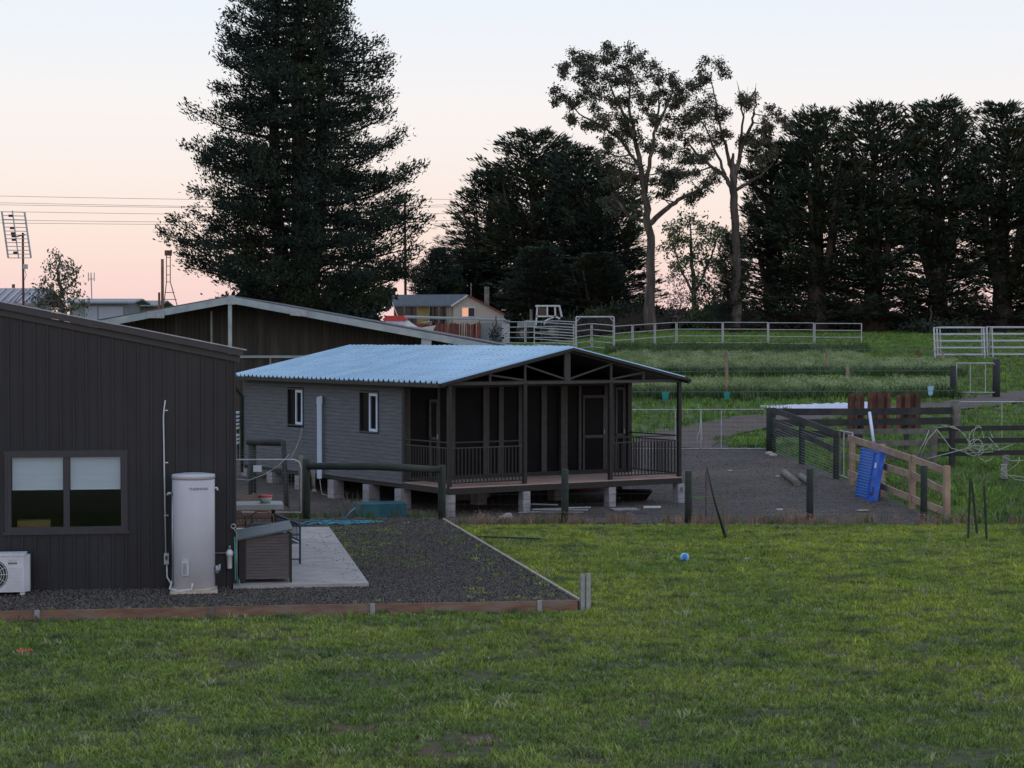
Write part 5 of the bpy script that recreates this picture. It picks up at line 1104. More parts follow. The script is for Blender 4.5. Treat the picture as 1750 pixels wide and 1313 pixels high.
for (px, py, Y, s, lb) in ((1137, 677, 82, 1.0, 'teal plastic tree guard seen through the verandah corner'), (1242, 677, 82.5, .85, 'teal tree guard at the foot of the tall split post'), (1378.5, 672, 84, 1.0, 'teal tree guard beside the white plastic sheeting'), (1590, 667, 82, .8, 'pale tree guard left of the dark gate post')):
    p = col(px, Y); z1 = zat(py - 7, Y); z0 = z1 - .38; r_ = .13 * s
    mb = MB(); mb.add([V(p.x + a * r_ * f, Y + b * r_ * f, z) for z, f in ((z0, .7), (z1, 1.3)) for a, b in ((-1, -.6), (1, -.8), (.1, 1))], [(0, 1, 4, 3), (1, 2, 5, 4), (2, 0, 3, 5)]); 
    tgd = thing('tree_guard', lb, 'tree guard', V(p.x, Y, z0), 'plastic tree guards in the garden rows'); mb.build('sleeve', 'teal' if s != .8 else 'ball_white', tgd)
    MB().tube([V(p.x, Y, p.z), V(p.x, Y, z1 + .1)], .015, 5).build('stake', 'pink_timber', tgd)

# ------------------------------------------------------------------ farm gates
def pipegate(pxa, pxb, Ya, Yb, yt, yb, label, verts, parent_lab='farm gate', rr_=.02):
    a = at(pxa, yb, Ya); b = at(pxb, yb, Yb); za = at(pxa, yt, Ya).z - a.z; g_ = thing('farm_gate', label, 'gate', (a + b) / 2)
    a1, b1 = a + V(0, 0, za), b + V(0, 0, za); d = (b - a).normalized(); r2 = .12
    MB().tube([a, a1, b1 - d * r2, b1 - V(0, 0, r2), b, a], rr_, 8).build('frame', 'panel_galv', g_, True)
    for px in verts:
        f = (px - pxa) / (pxb - pxa); p = a.lerp(b, f); MB().tube([p, p + V(0, 0, za)], rr_ * .8, 6).build('stay', 'panel_galv', g_)
    mb = MB()
    for k in range(1, 9): mb.tube([a + V(0, 0, za * k / 9), b + V(0, 0, za * k / 9)], .0035, 3)
    n_ = int((b - a).length / .15)
    for k in range(1, n_): p = a.lerp(b, k / n_); mb.tube([p, p + V(0, 0, za)], .0025, 3)
    mb.build('wire_mesh', 'darkwire', g_, kind='stuff'); return g_
pipegate(1078, 1311, 62.6, 62.2, 700.5, 767, 'wide pipe and mesh farm gate behind the verandah end', (1154, 1198, 1233))
pipegate(1638, 1790, 61.5, 61.5, 687, 752, 'pale farm gate at the right edge behind the dark rails', (1712,))
pipegate(1635, 1702, 84.5, 84.5, 621, 671, 'mesh gate closing the garden rows at the right', (1658, 1684), rr_=.03)
rpost(1629, 625, 84.2, .13, 'dark left post of the garden row gate', 'dark_rail'); rpost(1703, 614, 84.6, .16, 'thick dark right post of the garden row gate', 'dark_rail')
rpost(1318, 697, 62.0, .15, 'thick dark green post at the latch end of the wide farm gate', yb=775)
rpost(1633, 685, 60.5, .16, 'thick weathered post where the dark rails meet the right gate', 'weathered', yb=750)
solo(MB().tube([at(1198, 700, 62), at(1196, 735, 62), at(1191, 748, 61.9), at(1197, 767, 61.9)], .012, 4).tube([at(1198, 701, 62), at(1200, 750, 62), at(1196, 767, 62)], .01, 4), 'gate_chain', 'rope', 'pale twisted rope hanging down the wide farm gate', 'rope', smooth=True)

# ------------------------------------------------------------------ rail fences of the pen
def railfence(label, posts, rails, mat, postmat, rw=.16, posth=None, prad=.09, square=False):
    """posts: [(px, Y, ytop)]; rails: [[(px,Y,py),...]]"""
    f = thing('rail_fence', label, 'fence', col(posts[0][0], posts[0][1]))
    for px, Y, yt in posts:
        p = col(px, Y, -.1); zt = zat(yt, Y)
        (MB().box(p, prad * 2, prad * 1.7, zt - p.z) if square else MB().tube([p, V(p.x, p.y, zt)], prad, 10)).build('fence_post', postmat, f)
    for r_ in rails:
        for a, b in zip(r_[:-1], r_[1:]):
            pa, pb = at(a[0], a[2], a[1]), at(b[0], b[2], b[1]); d = (pb - pa)
            MB().beam(pa - V(0, .02, 0), pb - V(0, .02, 0), .04, rw).build('fence_rail', mat, f)
    return f
railfence('dark three rail fence behind the upright rusty slabs', [(1470, 61.5, 700), (1550, 61, 698)], [[(1322, 61.7, 704), (1470, 61.3, 704), (1628, 60.3, 702)], [(1322, 61.7, 723), (1470, 61.3, 722), (1628, 60.3, 719)], [(1322, 61.7, 741), (1470, 61.3, 743)]], 'dark_rail', 'dark_rail', .21)
railfence('weathered grey rail fence inside the pen behind the blue crate', [(1597, 55.5, 729)], [[(1442, 57.5, 738), (1592, 55.6, 737)], [(1442, 57.5, 758), (1592, 55.6, 757)], [(1445, 57.5, 781), (1592, 55.6, 779)]], 'weathered', 'weathered', .15, prad=.09)
railfence('dark rail fence running out of the frame at the right', [(1628, 55.4, 728), (1760, 55, 728)], [[(1602, 55.5, 733), (1780, 55, 731)], [(1602, 55.5, 754), (1780, 55, 752)], [(1602, 55.5, 776), (1780, 55, 773)]], 'dark_rail', 'dark_rail', .14)
mf = railfence('dark rail and wire mesh fence leading from the far gate post to the small gate', [(1371, 57.5, 718), (1430, 53.4, 742)], [[(1322, 61.4, 701), (1371, 57.3, 719), (1430, 53.3, 742)], [(1322, 61.4, 725), (1371, 57.3, 743), (1425, 53.5, 768)]], 'dark_rail', 'green_post', .17, prad=.09)
mb = MB()
for k in range(14):
    f = k / 13; mb.tube([at(1320, 714 + f * 56, 61.5), at(1371, 733 + f * 62, 57.2), at(1430, 752 + f * 68, 53.2)], .006, 4)
mb.build('wire_mesh', 'wire', mf, kind='stuff')
sg_ = thing('small_gate', 'narrow white pipe gate between the mesh fence and the new timber fence', 'gate', col(1446, 52.6))
MB().tube([at(1435, 812, 53.0), at(1435, 736, 53.0), at(1457, 740, 52.0), at(1457, 820, 52.0), at(1435, 812, 53.0)], .022, 8).build('frame', 'panel_galv', sg_, True); MB().tube([at(1442, 737, 52.7), at(1442, 815, 52.7)], .016, 6).build('stay', 'panel_galv', sg_)
mb = MB()
for k in range(9): mb.tube([at(1435, 745 + k * 8, 53), at(1457, 749 + k * 8, 52)], .003, 3)
mb.build('wire_mesh', 'wire', sg_, kind='stuff')
# new pinkish timber fence
NY = [(1457, 51.8), (1508, 49.4), (1560, 47.0), (1619, 44.6)]
nf = thing('timber_fence', 'new pale pinkish timber rail fence with wire mesh at the right of the yard', 'fence', col(1540, 48))
for (px, Y), yt in zip(NY, (746, 759, 778, 796)):
    p = col(px, Y, -.08); MB().box(p, .13, .11, zat(yt, Y) - p.z, .3).build('fence_post', 'pink_timber', nf)
def ipt(px): return float(np.interp(px, [a for a, _ in NY], [b for _, b in NY]))
for (a, ya, b, yb_) in ((1450, 748, 1558, 784), (1558, 784, 1616, 805), (1453, 779, 1560, 812), (1560, 812, 1616, 840), (1450, 808, 1553, 850), (1553, 850, 1616, 875)):
    pa = at(a, ya, ipt(a) - .09); pb = at(b - .5, yb_, ipt(b) - .09); MB().beam(pa, pb, .04, .155).build('fence_rail', 'pink_timber', nf)
mb = MB()
for k in range(12): mb.tube([at(1457, 752 + k * 6.4, 51.75), at(1508, 768 + k * 6.8, 49.35), at(1560, 787 + k * 7, 46.95), at(1618, 803 + k * 7, 44.55)], .0035, 3)
mb.build('wire_mesh', 'darkwire', nf, kind='stuff')
# rusty slabs standing in the pen
rg = random.Random(31); k = 0
for grp_, (x0, x1, yt, lb) in enumerate(((1448, 1470, 674, 'left'), (1482, 1516, 671, 'middle'), (1531, 1566, 672, 'right'))):
    x = x0; i = 0; nn = []
    while x < x1:
        wd = rg.uniform(5.5, 9.5); Y = 68.0 + (i % 2) * .12 ; p = col(x, Y, -.02); ww = wd / FPX * Y
        mb = MB().poly([V(p.x, Y, p.z), V(p.x + ww + .01, Y, p.z), V(p.x + ww + .03, Y + .05, zat(yt + rg.uniform(-1.5, 3), Y)), V(p.x + .05, Y + .05, zat(yt + rg.uniform(-2, 5), Y))], V(0, .06, 0))
        o = solo(mb, 'rusty_slab', 'rust', 'upright rusty brown slab in the %s bundle behind the dark rails' % lb, 'slab', 'rusty slabs in the %s bundle' % lb); x += wd; i += 1
solo(MB().tube([at(1486, 705, 56.8), at(1493, 756, 56.2)], .045, 8), 'pvc_pipe', 'pvc', 'pale plastic pipe leaning against the rusty slabs', 'pipe', smooth=True)
for i, (a, b, lb) in enumerate(((1340, 1363, 'longer pale log lying at the foot of the mesh fence'), (1369, 1388, 'shorter pale log right of the longer one by the mesh fence'))):
    pa, pb = col(a, 54.5 - i, .09), col(b, 51.6 - i * .2, .09); solo(MB().tube([pa, pb], .1 if not i else .09, 10), 'log', 'weathered', lb, 'log', smooth=True)
# white plastic sheeting: long crumpled strip
mb = MB(); vs = []; fs = []; n_ = 40; rg = random.Random(14)
for i in range(n_ + 1):
    px = 1300 + (1483 - 1300) * i / n_; Y = 79 - i * .03; h = (.10 + .24 * i / n_)
    for j_, (dy, hz) in enumerate(((-.9, 0), (-.45, .75), (0, 1), (.5, .7), (.9, 0))):
        p = col(px, Y + dy); vs.append(p + V(0, 0, hz * h * (1 + rg.uniform(-.12, .12))))
for i in range(n_):
    for j_ in range(4): p = i * 5 + j_; fs.append((p, p + 1, p + 6, p + 5))
solo(MB().add(vs, fs), 'plastic_sheeting', 'plastic_sheet', 'long white plastic sheeting stretched over the ground behind the pen', 'sheeting', smooth=True)
# blue crate leaning on the fence
cb = V(at(1480, 855, 49.8)); crt = thing('plastic_crate', 'bright blue folded plastic crate leaning against the new timber fence', 'crate', V(cb.x, cb.y, H(cb.x, cb.y)))
c00, c10, c01, c11 = at(1463, 849, 49.6), at(1493, 857, 48.3), at(1474, 765, 50.0), at(1507, 773, 48.7)
cn = (c10 - c00).cross(c01 - c00).normalized()
if cn.dot(Vector((0, 0, CAMZ)) - c00) < 0: cn = -cn   # the ribbed face looks into the yard
MB().poly([c00, c10, c11, c01], -cn * .10).build('base_panel', 'blue_plastic', crt)
def bil(a, b): return c00.lerp(c10, a).lerp(c01.lerp(c11, a), b)
for k in range(1, 17):
    b_ = k / 17.5; MB().beam(bil(.05, b_) + cn * .025, bil(.66, b_) + cn * .025, .03, .03, cn).build('rib', 'blue_plastic2', crt)
for a in (.0, .68, .98): MB().beam(bil(a, 0) + cn * .014, bil(a, 1) + cn * .014, .028, .035, cn).build('stile', 'blue_plastic', crt)
for b_ in (.0, .46, .98): MB().beam(bil(0, b_) + cn * .016, bil(1, b_) + cn * .016, .03, .05, cn).build('crossbar', 'blue_plastic', crt)
MB().poly([bil(.76, .66) + cn * .004, bil(.86, .66) + cn * .004, bil(.86, .76) + cn * .004, bil(.76, .76) + cn * .004], cn * .006).build('label_plate', 'pvc', crt)
MB().poly([bil(.74, .1) + cn * .004, bil(.92, .1) + cn * .004, bil(.92, .28) + cn * .004, bil(.74, .28) + cn * .004], cn * .002).build('hand_hole', 'black_plastic', crt)
# rope tangle on the rails
rg = random.Random(77)
def loop(cx_, cy_, rx, ry, Y, ph, n=22, turns=1): return [at(cx_ + rx * math.cos(ph + turns * 6.28 * k / n) + rg.uniform(-1, 1), cy_ + ry * math.sin(ph + turns * 6.28 * k / n) + rg.uniform(-1, 1), Y) for k in range(n + 1)]
mb = MB()
for a in ((1672, 748, 8, 20), (1680, 765, 22, 14), (1668, 762, 12, 12), (1685, 775, 13, 14), (1676, 750, 20, 20), (1665, 770, 16, 8)): mb.tube(loop(*a, 55.2 + rg.uniform(-.1, .1), rg.uniform(0, 6)), .013, 5)
for pts in ([(1602, 735), (1625, 766), (1655, 775), (1700, 772), (1750, 752)], [(1588, 735), (1580, 755), (1565, 782)], [(1602, 733), (1585, 752), (1572, 783)], [(1602, 731), (1630, 729), (1648, 742), (1658, 762)], [(1612, 727), (1640, 735), (1654, 752), (1664, 770)], [(1690, 748), (1706, 765), (1712, 780)], [(1660, 765), (1620, 775), (1585, 784)]):
    mb.tube([at(x, y, 55.2) for x, y in pts], .013, 5)
solo(mb, 'rope_tangle', 'rope', 'tangle of pale rope draped over the dark rails at the right', 'rope', smooth=True)
rpost(1717, 778, 50.5, .08, 'short broken stump post with rope tied around it', 'weathered', yb=822, lean=(.06, 0))
mb = MB()
for k in range(7): mb.tube(loop(1716, 795 + k * 3.5, 5.5, 1.2, 50.3, rg.uniform(0, 6), 10), .010, 4)
for pts in ([(1722, 812), (1735, 820), (1760, 822)], [(1722, 806), (1740, 792), (1742, 782)], [(1714, 780), (1728, 788), (1765, 786)], [(1712, 800), (1722, 812), (1750, 816)]): mb.tube([at(x, y, 50.3) for x, y in pts], .010, 4)
solo(mb, 'rope_tie', 'rope', 'pale rope wound round the broken stump post', 'rope', smooth=True)
# straw along the pen rails
g = grid_sheet('straw', list(np.arange(53.2, 54.6, .3)), lambda y: (1520 - CX) / FPX * y, lambda y: (1690 - CX) / FPX * y, 20, .03, 'timber_top')
scatter('straw', g, [tuft('straw_tuft', 14, .10, .012, .12, 'timber_top', 1.2, 91)], 20, .5, 1.2, 92); tag(g, 'pale straw scattered on the ground inside the pen', 'straw', kind='stuff')

# ------------------------------------------------------------------ things on the lawn
bc = col(1170.5, 36.0, .112); ball = thing('ball', 'small blue and white ball on the lawn', 'ball', bc - V(0, 0, .11))
import bmesh
bm = bmesh.new(); bmesh.ops.create_icosphere(bm, subdivisions=3, radius=.085); rg = random.Random(2)
seeds = [(Vector((rg.gauss(0, 1), rg.gauss(0, 1), rg.gauss(0, 1))).normalized(), i % 3 == 0) for i in range(14)]
me = bpy.data.meshes.new('shell'); me.materials.append(M['blue_plastic2']); me.materials.append(M['ball_white'])
for f in bm.faces:
    c = f.calc_center_median().normalized(); s_ = max(seeds, key=lambda s: s[0].dot(c)); f.material_index = 1 if s_[1] else 0; f.smooth = True
bm.to_mesh(me); bm.free(); o = link('shell', me, ball); o.location = (0, 0, .09)
p = col(1277, 36.3, -.0); mb = MB().lathe(p, [(.05, 0), (.06, .03), (.03, .055)], 7); solo(mb, 'white_scrap', 'stone', 'crumpled pale scrap on the lawn right of the ball', 'scrap')
p = col(38, 25.4, .03); mb = MB()
for k in range(14): a = rg.uniform(0, 6.28); r_ = rg.uniform(.03, .1); c = p + V(math.cos(a) * r_, math.sin(a) * r_ * .5, rg.uniform(.0, .03)); mb.add([c, c + V(.035, 0, .015), c + V(.01, .01, .04)], [(0, 1, 2)])
solo(mb, 'orange_scrap', 'orange_petal', 'bright orange plastic scrap on the near lawn at the left', 'scrap')
solo(MB().tube([at(1207.5, 799, 39.8), at(1222, 860, 40.0), at(1240, 921, 40.1)], [.018, .020, .026], 7), 'leaning_stake', 'black_frame', 'dark stake leaning left out of the lawn in front of the yard', 'stake', smooth=True)
p = col(1241, 40.15); mb = MB()
for k in range(7): mb.tube([p, p + V(rg.uniform(-.12, .12), 0, .35 + rg.uniform(0, .9) * .8), p + V(rg.uniform(-.18, .18), 0, .9 + rg.uniform(0, .5))], [.008, .005, .002], 4)
solo(mb, 'bare_sapling', 'weathered', 'bare sapling tied at the foot of the leaning stake', 'sapling')
for (a, b, c, d, lb) in ((1658.5, 818, 1654.5, 922, 'left and tallest steel stake of the three around the sapling'), (1660.5, 822, 1670, 912, 'slanting middle steel stake of the three around the sapling'), (1682, 831, 1686.5, 925, 'right steel stake standing apart from the other two')):
    Y = 40.0 if d > 915 else 41; solo(MB().tube([at(a, b, Y), at(c, d + 2, Y)], .024, 6), 'steel_stake', 'green_post', lb, 'stake', 'steel stakes around the sapling')
# soil rings and a plank
def soilpatch(px, Y, rx, ry, label, mat='mulch', lift=.014):
    lift = .014
    p = col(px, Y, lift); rg = random.Random(int(px)); mb = MB(); n_ = 22
    mb.add([p + V(0, 0, .008)] + [p + V(rx * math.cos(a) * rg.uniform(.7, 1.1), ry * math.sin(a) * rg.uniform(.7, 1.1), 0) for a in np.linspace(0, 6.28, n_)[:-1]], [(0, i, i % (n_ - 1) + 1) for i in range(1, n_)])
    tag(mb.build('bare_soil', mat), kind='structure')
soilpatch(1672, 40.2, .55, .5, ''); soilpatch(1238, 40.1, .40, .35, ''); soilpatch(868, 38.6, .45, .55, '', 'red_soil')
for q_ in PATCH: soilpatch(q_[0], q_[1], q_[2] * 1.25, q_[3] * 1.25, '', 'red_soil')
p = col(870, 40.0, .04); solo(MB().box(p, 1.3, .09, .03, -.35), 'plank', 'dark_rail', 'dark narrow plank lying in the grass right of the side edging', 'plank')

# ------------------------------------------------------------------ trees
class Leaves:
    def __init__(s, rng): s.r = rng; s.b = []; s.d = []; s.l = []; s.w = []; s.flat = []
    def put(s, c, spread, n, dirv, jitter, ln, wd, flat=0.0):
        r = s.r; c = np.asarray(c, float)
        b = c + r.normal(0, 1, (n, 3)) * np.asarray(spread); d = np.asarray(dirv, float) + r.normal(0, jitter, (n, 3))
        d /= np.linalg.norm(d, axis=1)[:, None] + 1e-6
        s.b.append(b); s.d.append(d); s.l.append(ln * r.uniform(.6, 1.25, n)); s.w.append(wd * r.uniform(.6, 1.3, n)); s.flat.append(np.full(n, flat))
    def mesh(s, name, mat, parent):
        b = np.concatenate(s.b); d = np.concatenate(s.d); l_ = np.concatenate(s.l)[:, None]; w_ = np.concatenate(s.w)[:, None]; fl = np.concatenate(s.flat)[:, None]
        n = len(b); rnd = s.r.normal(0, 1, (n, 3)); rnd[:, 2:3] *= (1 - fl); sd = np.cross(d, np.cross(rnd, d)); sd /= np.linalg.norm(sd, axis=1)[:, None] + 1e-6
        v = np.stack([b, b + d * l_ * .5 + sd * w_, b + d * l_, b + d * l_ * .5 - sd * w_], 1).reshape(-1, 3)
        return np_mesh(name, v, np.arange(n * 4).reshape(-1, 4), mat, parent)
def prof_fn(tab): hs = [a for a, _ in tab]; rs = [b for _, b in tab]; return lambda z: float(np.interp(z, hs, rs))

def pine_tree(base, Htot, prof, label, seed, leaders=3, step=.40, zmin=3.5, asym=None, leafk=1.0):
    rng = np.random.default_rng(seed); t = thing('pine_tree', label, 'tree', base)
    tk_ = MB(); bv = Vector(base)
    tk_.tube([bv + V(0, 0, -.3), bv + V(.1, 0, Htot * .3), bv + V(-.05, 0, Htot * .6), bv + V(0, 0, Htot * .98)], [.62, .48, .3, .04], 10)
    for k in range(leaders - 1):
        a = rng.uniform(0, 6.28); x = (-1.2, 1.0, .6)[k]; tk_.tube([bv + V(x * .3, 0, 2), bv + V(x, .3, Htot * .35), bv + V(x * 1.1, .3, Htot * .6), bv + V(x * .8, .2, Htot * .85)], [.4, .34, .22, .06], 8)
    tk_.build('trunk', 'bark_pine', t, True)
    L = Leaves(rng); limbs = MB(); z = zmin
    while z < Htot:
        nb = 6 if z < Htot * .8 else 4; a0 = rng.uniform(0, 6.28)
        for k in range(nb):
            a = a0 + k * 6.283 / nb + rng.uniform(-.35, .35); rad = prof(z) * rng.uniform(.80, 1.0)
            if asym: rad *= asym(a, z)
            dr = np.array([math.cos(a), math.sin(a), 0]); p0 = np.array(base) + [0, 0, z]
            up = rng.uniform(-.12, .36); pts = [p0 + dr * rad * f + np.array([0, 0, rad * up * f * f - .05 * rad * math.sin(f * 3.1)]) for f in (0, .35, .7, 1)]
            L.put(pts[-1], (.22, .22, .18), 60, dr * .6 + [0, 0, .8], .6, .22, .035)
            limbs.tube(pts, [.09 + rad * .008, .07, .045, .02], 4, False)
            n_ = max(3, int(rad * 2.3)); lat = np.array([-dr[1], dr[0], 0])
            for i in range(n_):
                f = .30 + .72 * (i + rng.uniform(0, 1)) / n_; c = p0 + dr * rad * f + np.array([0, 0, rad * up * f * f - .05 * rad * math.sin(f * 3.1)])
                w_ = .42 * rad * (1.15 - f) + .25; side_ = rng.uniform(-1.2, 1.2) * w_; c = c + lat * side_ + [0, 0, rng.uniform(-.10, .40)]
                if i % 2 == 0: limbs.tube([p0 + dr * rad * max(0, f - .15) + [0, 0, rad * up * f * f * .7], c], [.03, .012], 3, False)
                od = dr * .8 + lat * np.sign(side_) * .4 + [0, 0, .75]
                L.put(c, (.25, .25, .16), int(50 * leafk), od, .65, .24, .038)
        z += step * rng.uniform(.6, 1.5)
    limbs.build('limbs', 'bark_pine', t); L.mesh('crown', 'pine_leaf', t); return t
pY = 100; pb = col(512, pY, 0); zz = lambda y: (580 - y) / FPX * pY + CAMZ - pb.z
prof = prof_fn([(3.0, 4.5), (zz(505), 5.3), (zz(470), 5.9), (zz(400), 5.9), (zz(350), 5.5), (zz(310), 4.8), (zz(250), 5.0), (zz(200), 4.9), (zz(150), 4.4), (zz(90), 3.8), (zz(40), 3.3), (zz(0), 2.9), (zz(-70), 1.9), (zz(-150), .4)])
pine_tree(pb, zz(-150), prof, 'huge dark pine towering behind the sheds, top cut by the frame', 3, asym=lambda a, z: (1.13 if math.cos(a) > .3 and z < zz(330) else 1.0) + .10 * math.sin(3 * a + z * .9) + .10 * math.sin(z * 1.3 + 2 * a))
pb2 = col(748, 186); pine_tree(pb2, 8.5, prof_fn([(1, 1.6), (5, 2.6), (7, 2.0), (8.5, .4)]), 'small bushy pine beyond the power pole left of the cypresses', 9, 1, .3, .8)

def cypress(base, Htot, rad, label, seed, name='cypress_tree', zmin=1.0, round_=1.0):
    rng = np.random.default_rng(seed); t = thing(name, label, 'tree', base, 'dark cypress trees along the paddock'); bv = Vector(base); B_ = np.array(base)
    tk_ = MB(); tk_.tube([bv + V(0, 0, -.3), bv + V(.05, 0, 1.2), bv + V(0, 0, Htot * .35), bv + V(.1, 0, Htot * .7), bv + V(0, 0, Htot * .86)], [.85, .6, .42, .16, .03], 9)
    for k in range(5):
        a = rng.uniform(0, 6.28); r_ = rad * rng.uniform(.12, .34); d = V(math.cos(a), math.sin(a), 0)
        tk_.tube([bv + V(0, 0, rng.uniform(1, 2.5)), bv + d * r_ + V(0, 0, Htot * .35), bv + d * r_ * 1.5 + V(0, 0, Htot * .60), bv + d * r_ * 2.0 + V(0, 0, Htot * .80)], [.28, .22, .12, .02], 6)
    tk_.build('trunk', 'bark_cypress', t, True)
    L = Leaves(rng); limbs = MB(); nl = 260; ph = rng.uniform(0, 6.28, 4)
    for i in range(nl):
        h = zmin + (Htot * .985 - zmin) * ((i + rng.uniform(0, 1)) / nl); f_ = h / Htot; a = rng.uniform(0, 6.28)
        lump = 1 + .16 * math.sin(2 * a + f_ * 9 + ph[0]) + .12 * math.sin(3 * a - f_ * 14 + ph[1])
        env = float(np.interp(f_, [0, .10, .3, .55, .75, .88, .95, 1.0], [.85, 1.05, 1.0, .95, .82, .62, .42, .12]))
        pr = rad * env * lump * rng.uniform(.55, 1.08); dr = np.array([math.cos(a), math.sin(a), 0])
        rise = pr * (rng.uniform(.15, .6) if f_ < .6 else rng.uniform(.5, 1.3)); h0 = max(.8, h - rise); p0 = B_ + [0, 0, h0]; tip = B_ + dr * pr + [0, 0, h]
        mid = p0 * .5 + tip * .5 + [0, 0, -rise * .2]; limbs.tube([p0, mid, tip], [.09, .05, .012], 4, False)
        lat = np.array([-dr[1], dr[0], 0]); lowbare = f_ < .17; n_ = int(4 + pr * 1.9)
        for k in range(n_):
            f = (.42 if not lowbare else .6) + (.60 if not lowbare else .42) * rng.uniform(0, 1); f = min(f, 1.0)
            q = (1 - f) * (1 - f) * p0 + 2 * f * (1 - f) * mid + f * f * tip
            sd_ = rng.normal(0, .42) * (1.4 - f) * 1.2; c = q + lat * sd_ + [0, 0, rng.uniform(-.05, .10)]
            if k % 2 == 0 or lowbare: limbs.tube([q - (tip - p0) * .08, c + dr * .25], [.022, .006], 3, False)
            if lowbare and k % 2:
                for _ in range(2): e = c + dr * rng.uniform(.3, .9) + lat * rng.normal(0, .35) + [0, 0, rng.uniform(-.2, .35)]; limbs.tube([c, e], [.014, .005], 3, False)
                continue
            od = dr * 1.0 + lat * (sd_ * .8) + [0, 0, .30 if f_ < .6 else .75]
            L.put(c, (.34, .34, .055), 13, od, .28, .40, .05, .75)
        # upswept tip plume
        pl = dr * .7 + [0, 0, .9 if f_ > .6 else .45]; L.put(tip, (.09, .09, .08), 9, pl, .22, .55, .05, .5)
    limbs.build('limbs', 'bark_cypress', t); L.mesh('crown', 'cypress_leaf', t); return t
cyY = 154
protos = [cypress(Vector((0, 0, 0)), 17.0, 3.3, 'p', 100 + i) for i in range(3)]
def place_cyp(pr, px, Y, ytop, wid, label, rz, first=False):
    b = col(px, Y); Ht = (zat(ytop, Y) - b.z); s = Ht / 17.0; sx = (wid / 2) / 3.3
    o = dup(pr, b, rz, label); o.scale = (sx, sx, s); return o
cl = [(0, 1252, 152, 395, 3.0, 'low broad cypress at the foot of the broken gum', 1.0), (1, 1318, 156, 235, 6.6, 'cypress at the left end of the right hand row', 2.2), (0, 1395, cyY, 183, 9.0, 'second cypress of the right hand row, left of the last straight panel', .3), (1, 1492, cyY, 172, 9.0, 'third cypress of the right hand row, thick trunk behind the panel end', 4.0), (2, 1602, cyY, 166, 9.0, 'fourth cypress of the right hand row, left of the stacked panels', 1.3), (0, 1712, cyY, 172, 9.0, 'fifth cypress of the right hand row, above the stacked panels', 5.0), (2, 1812, cyY, 165, 8.8, 'last cypress of the right hand row, cut by the frame edge', 3.1),
      (1, 912, 190, 218, 11.0, 'tallest cypress of the left group behind the farmhouse', 2.0), (2, 990, 186, 250, 10.0, 'cypress between the tallest one and the leaning gum', .8), (0, 838, 194, 285, 9.5, 'shorter cypress at the left of the group, above the cream farmhouse', 3.4), (1, 793, 190, 425, 6.5, 'lowest cypress at the far left edge of the group beside the bushy pine', 4.1), (1, 1040, 184, 285, 9.0, 'cypress crowding the left side of the big gum trunk', 5.2), (2, 925, 178, 420, 7.5, 'low dark cypress behind the tractor', 1.7), (0, 1020, 176, 430, 7.0, 'low dark cypress behind the arch gate', 2.9)]
for i, px, Y, yt, wd, lb, rz in cl: place_cyp(protos[i], px, Y, yt, wd, lb, rz)
for pr in protos:
    for ch in list(pr.children): bpy.data.objects.remove(ch)
    bpy.data.objects.remove(pr)

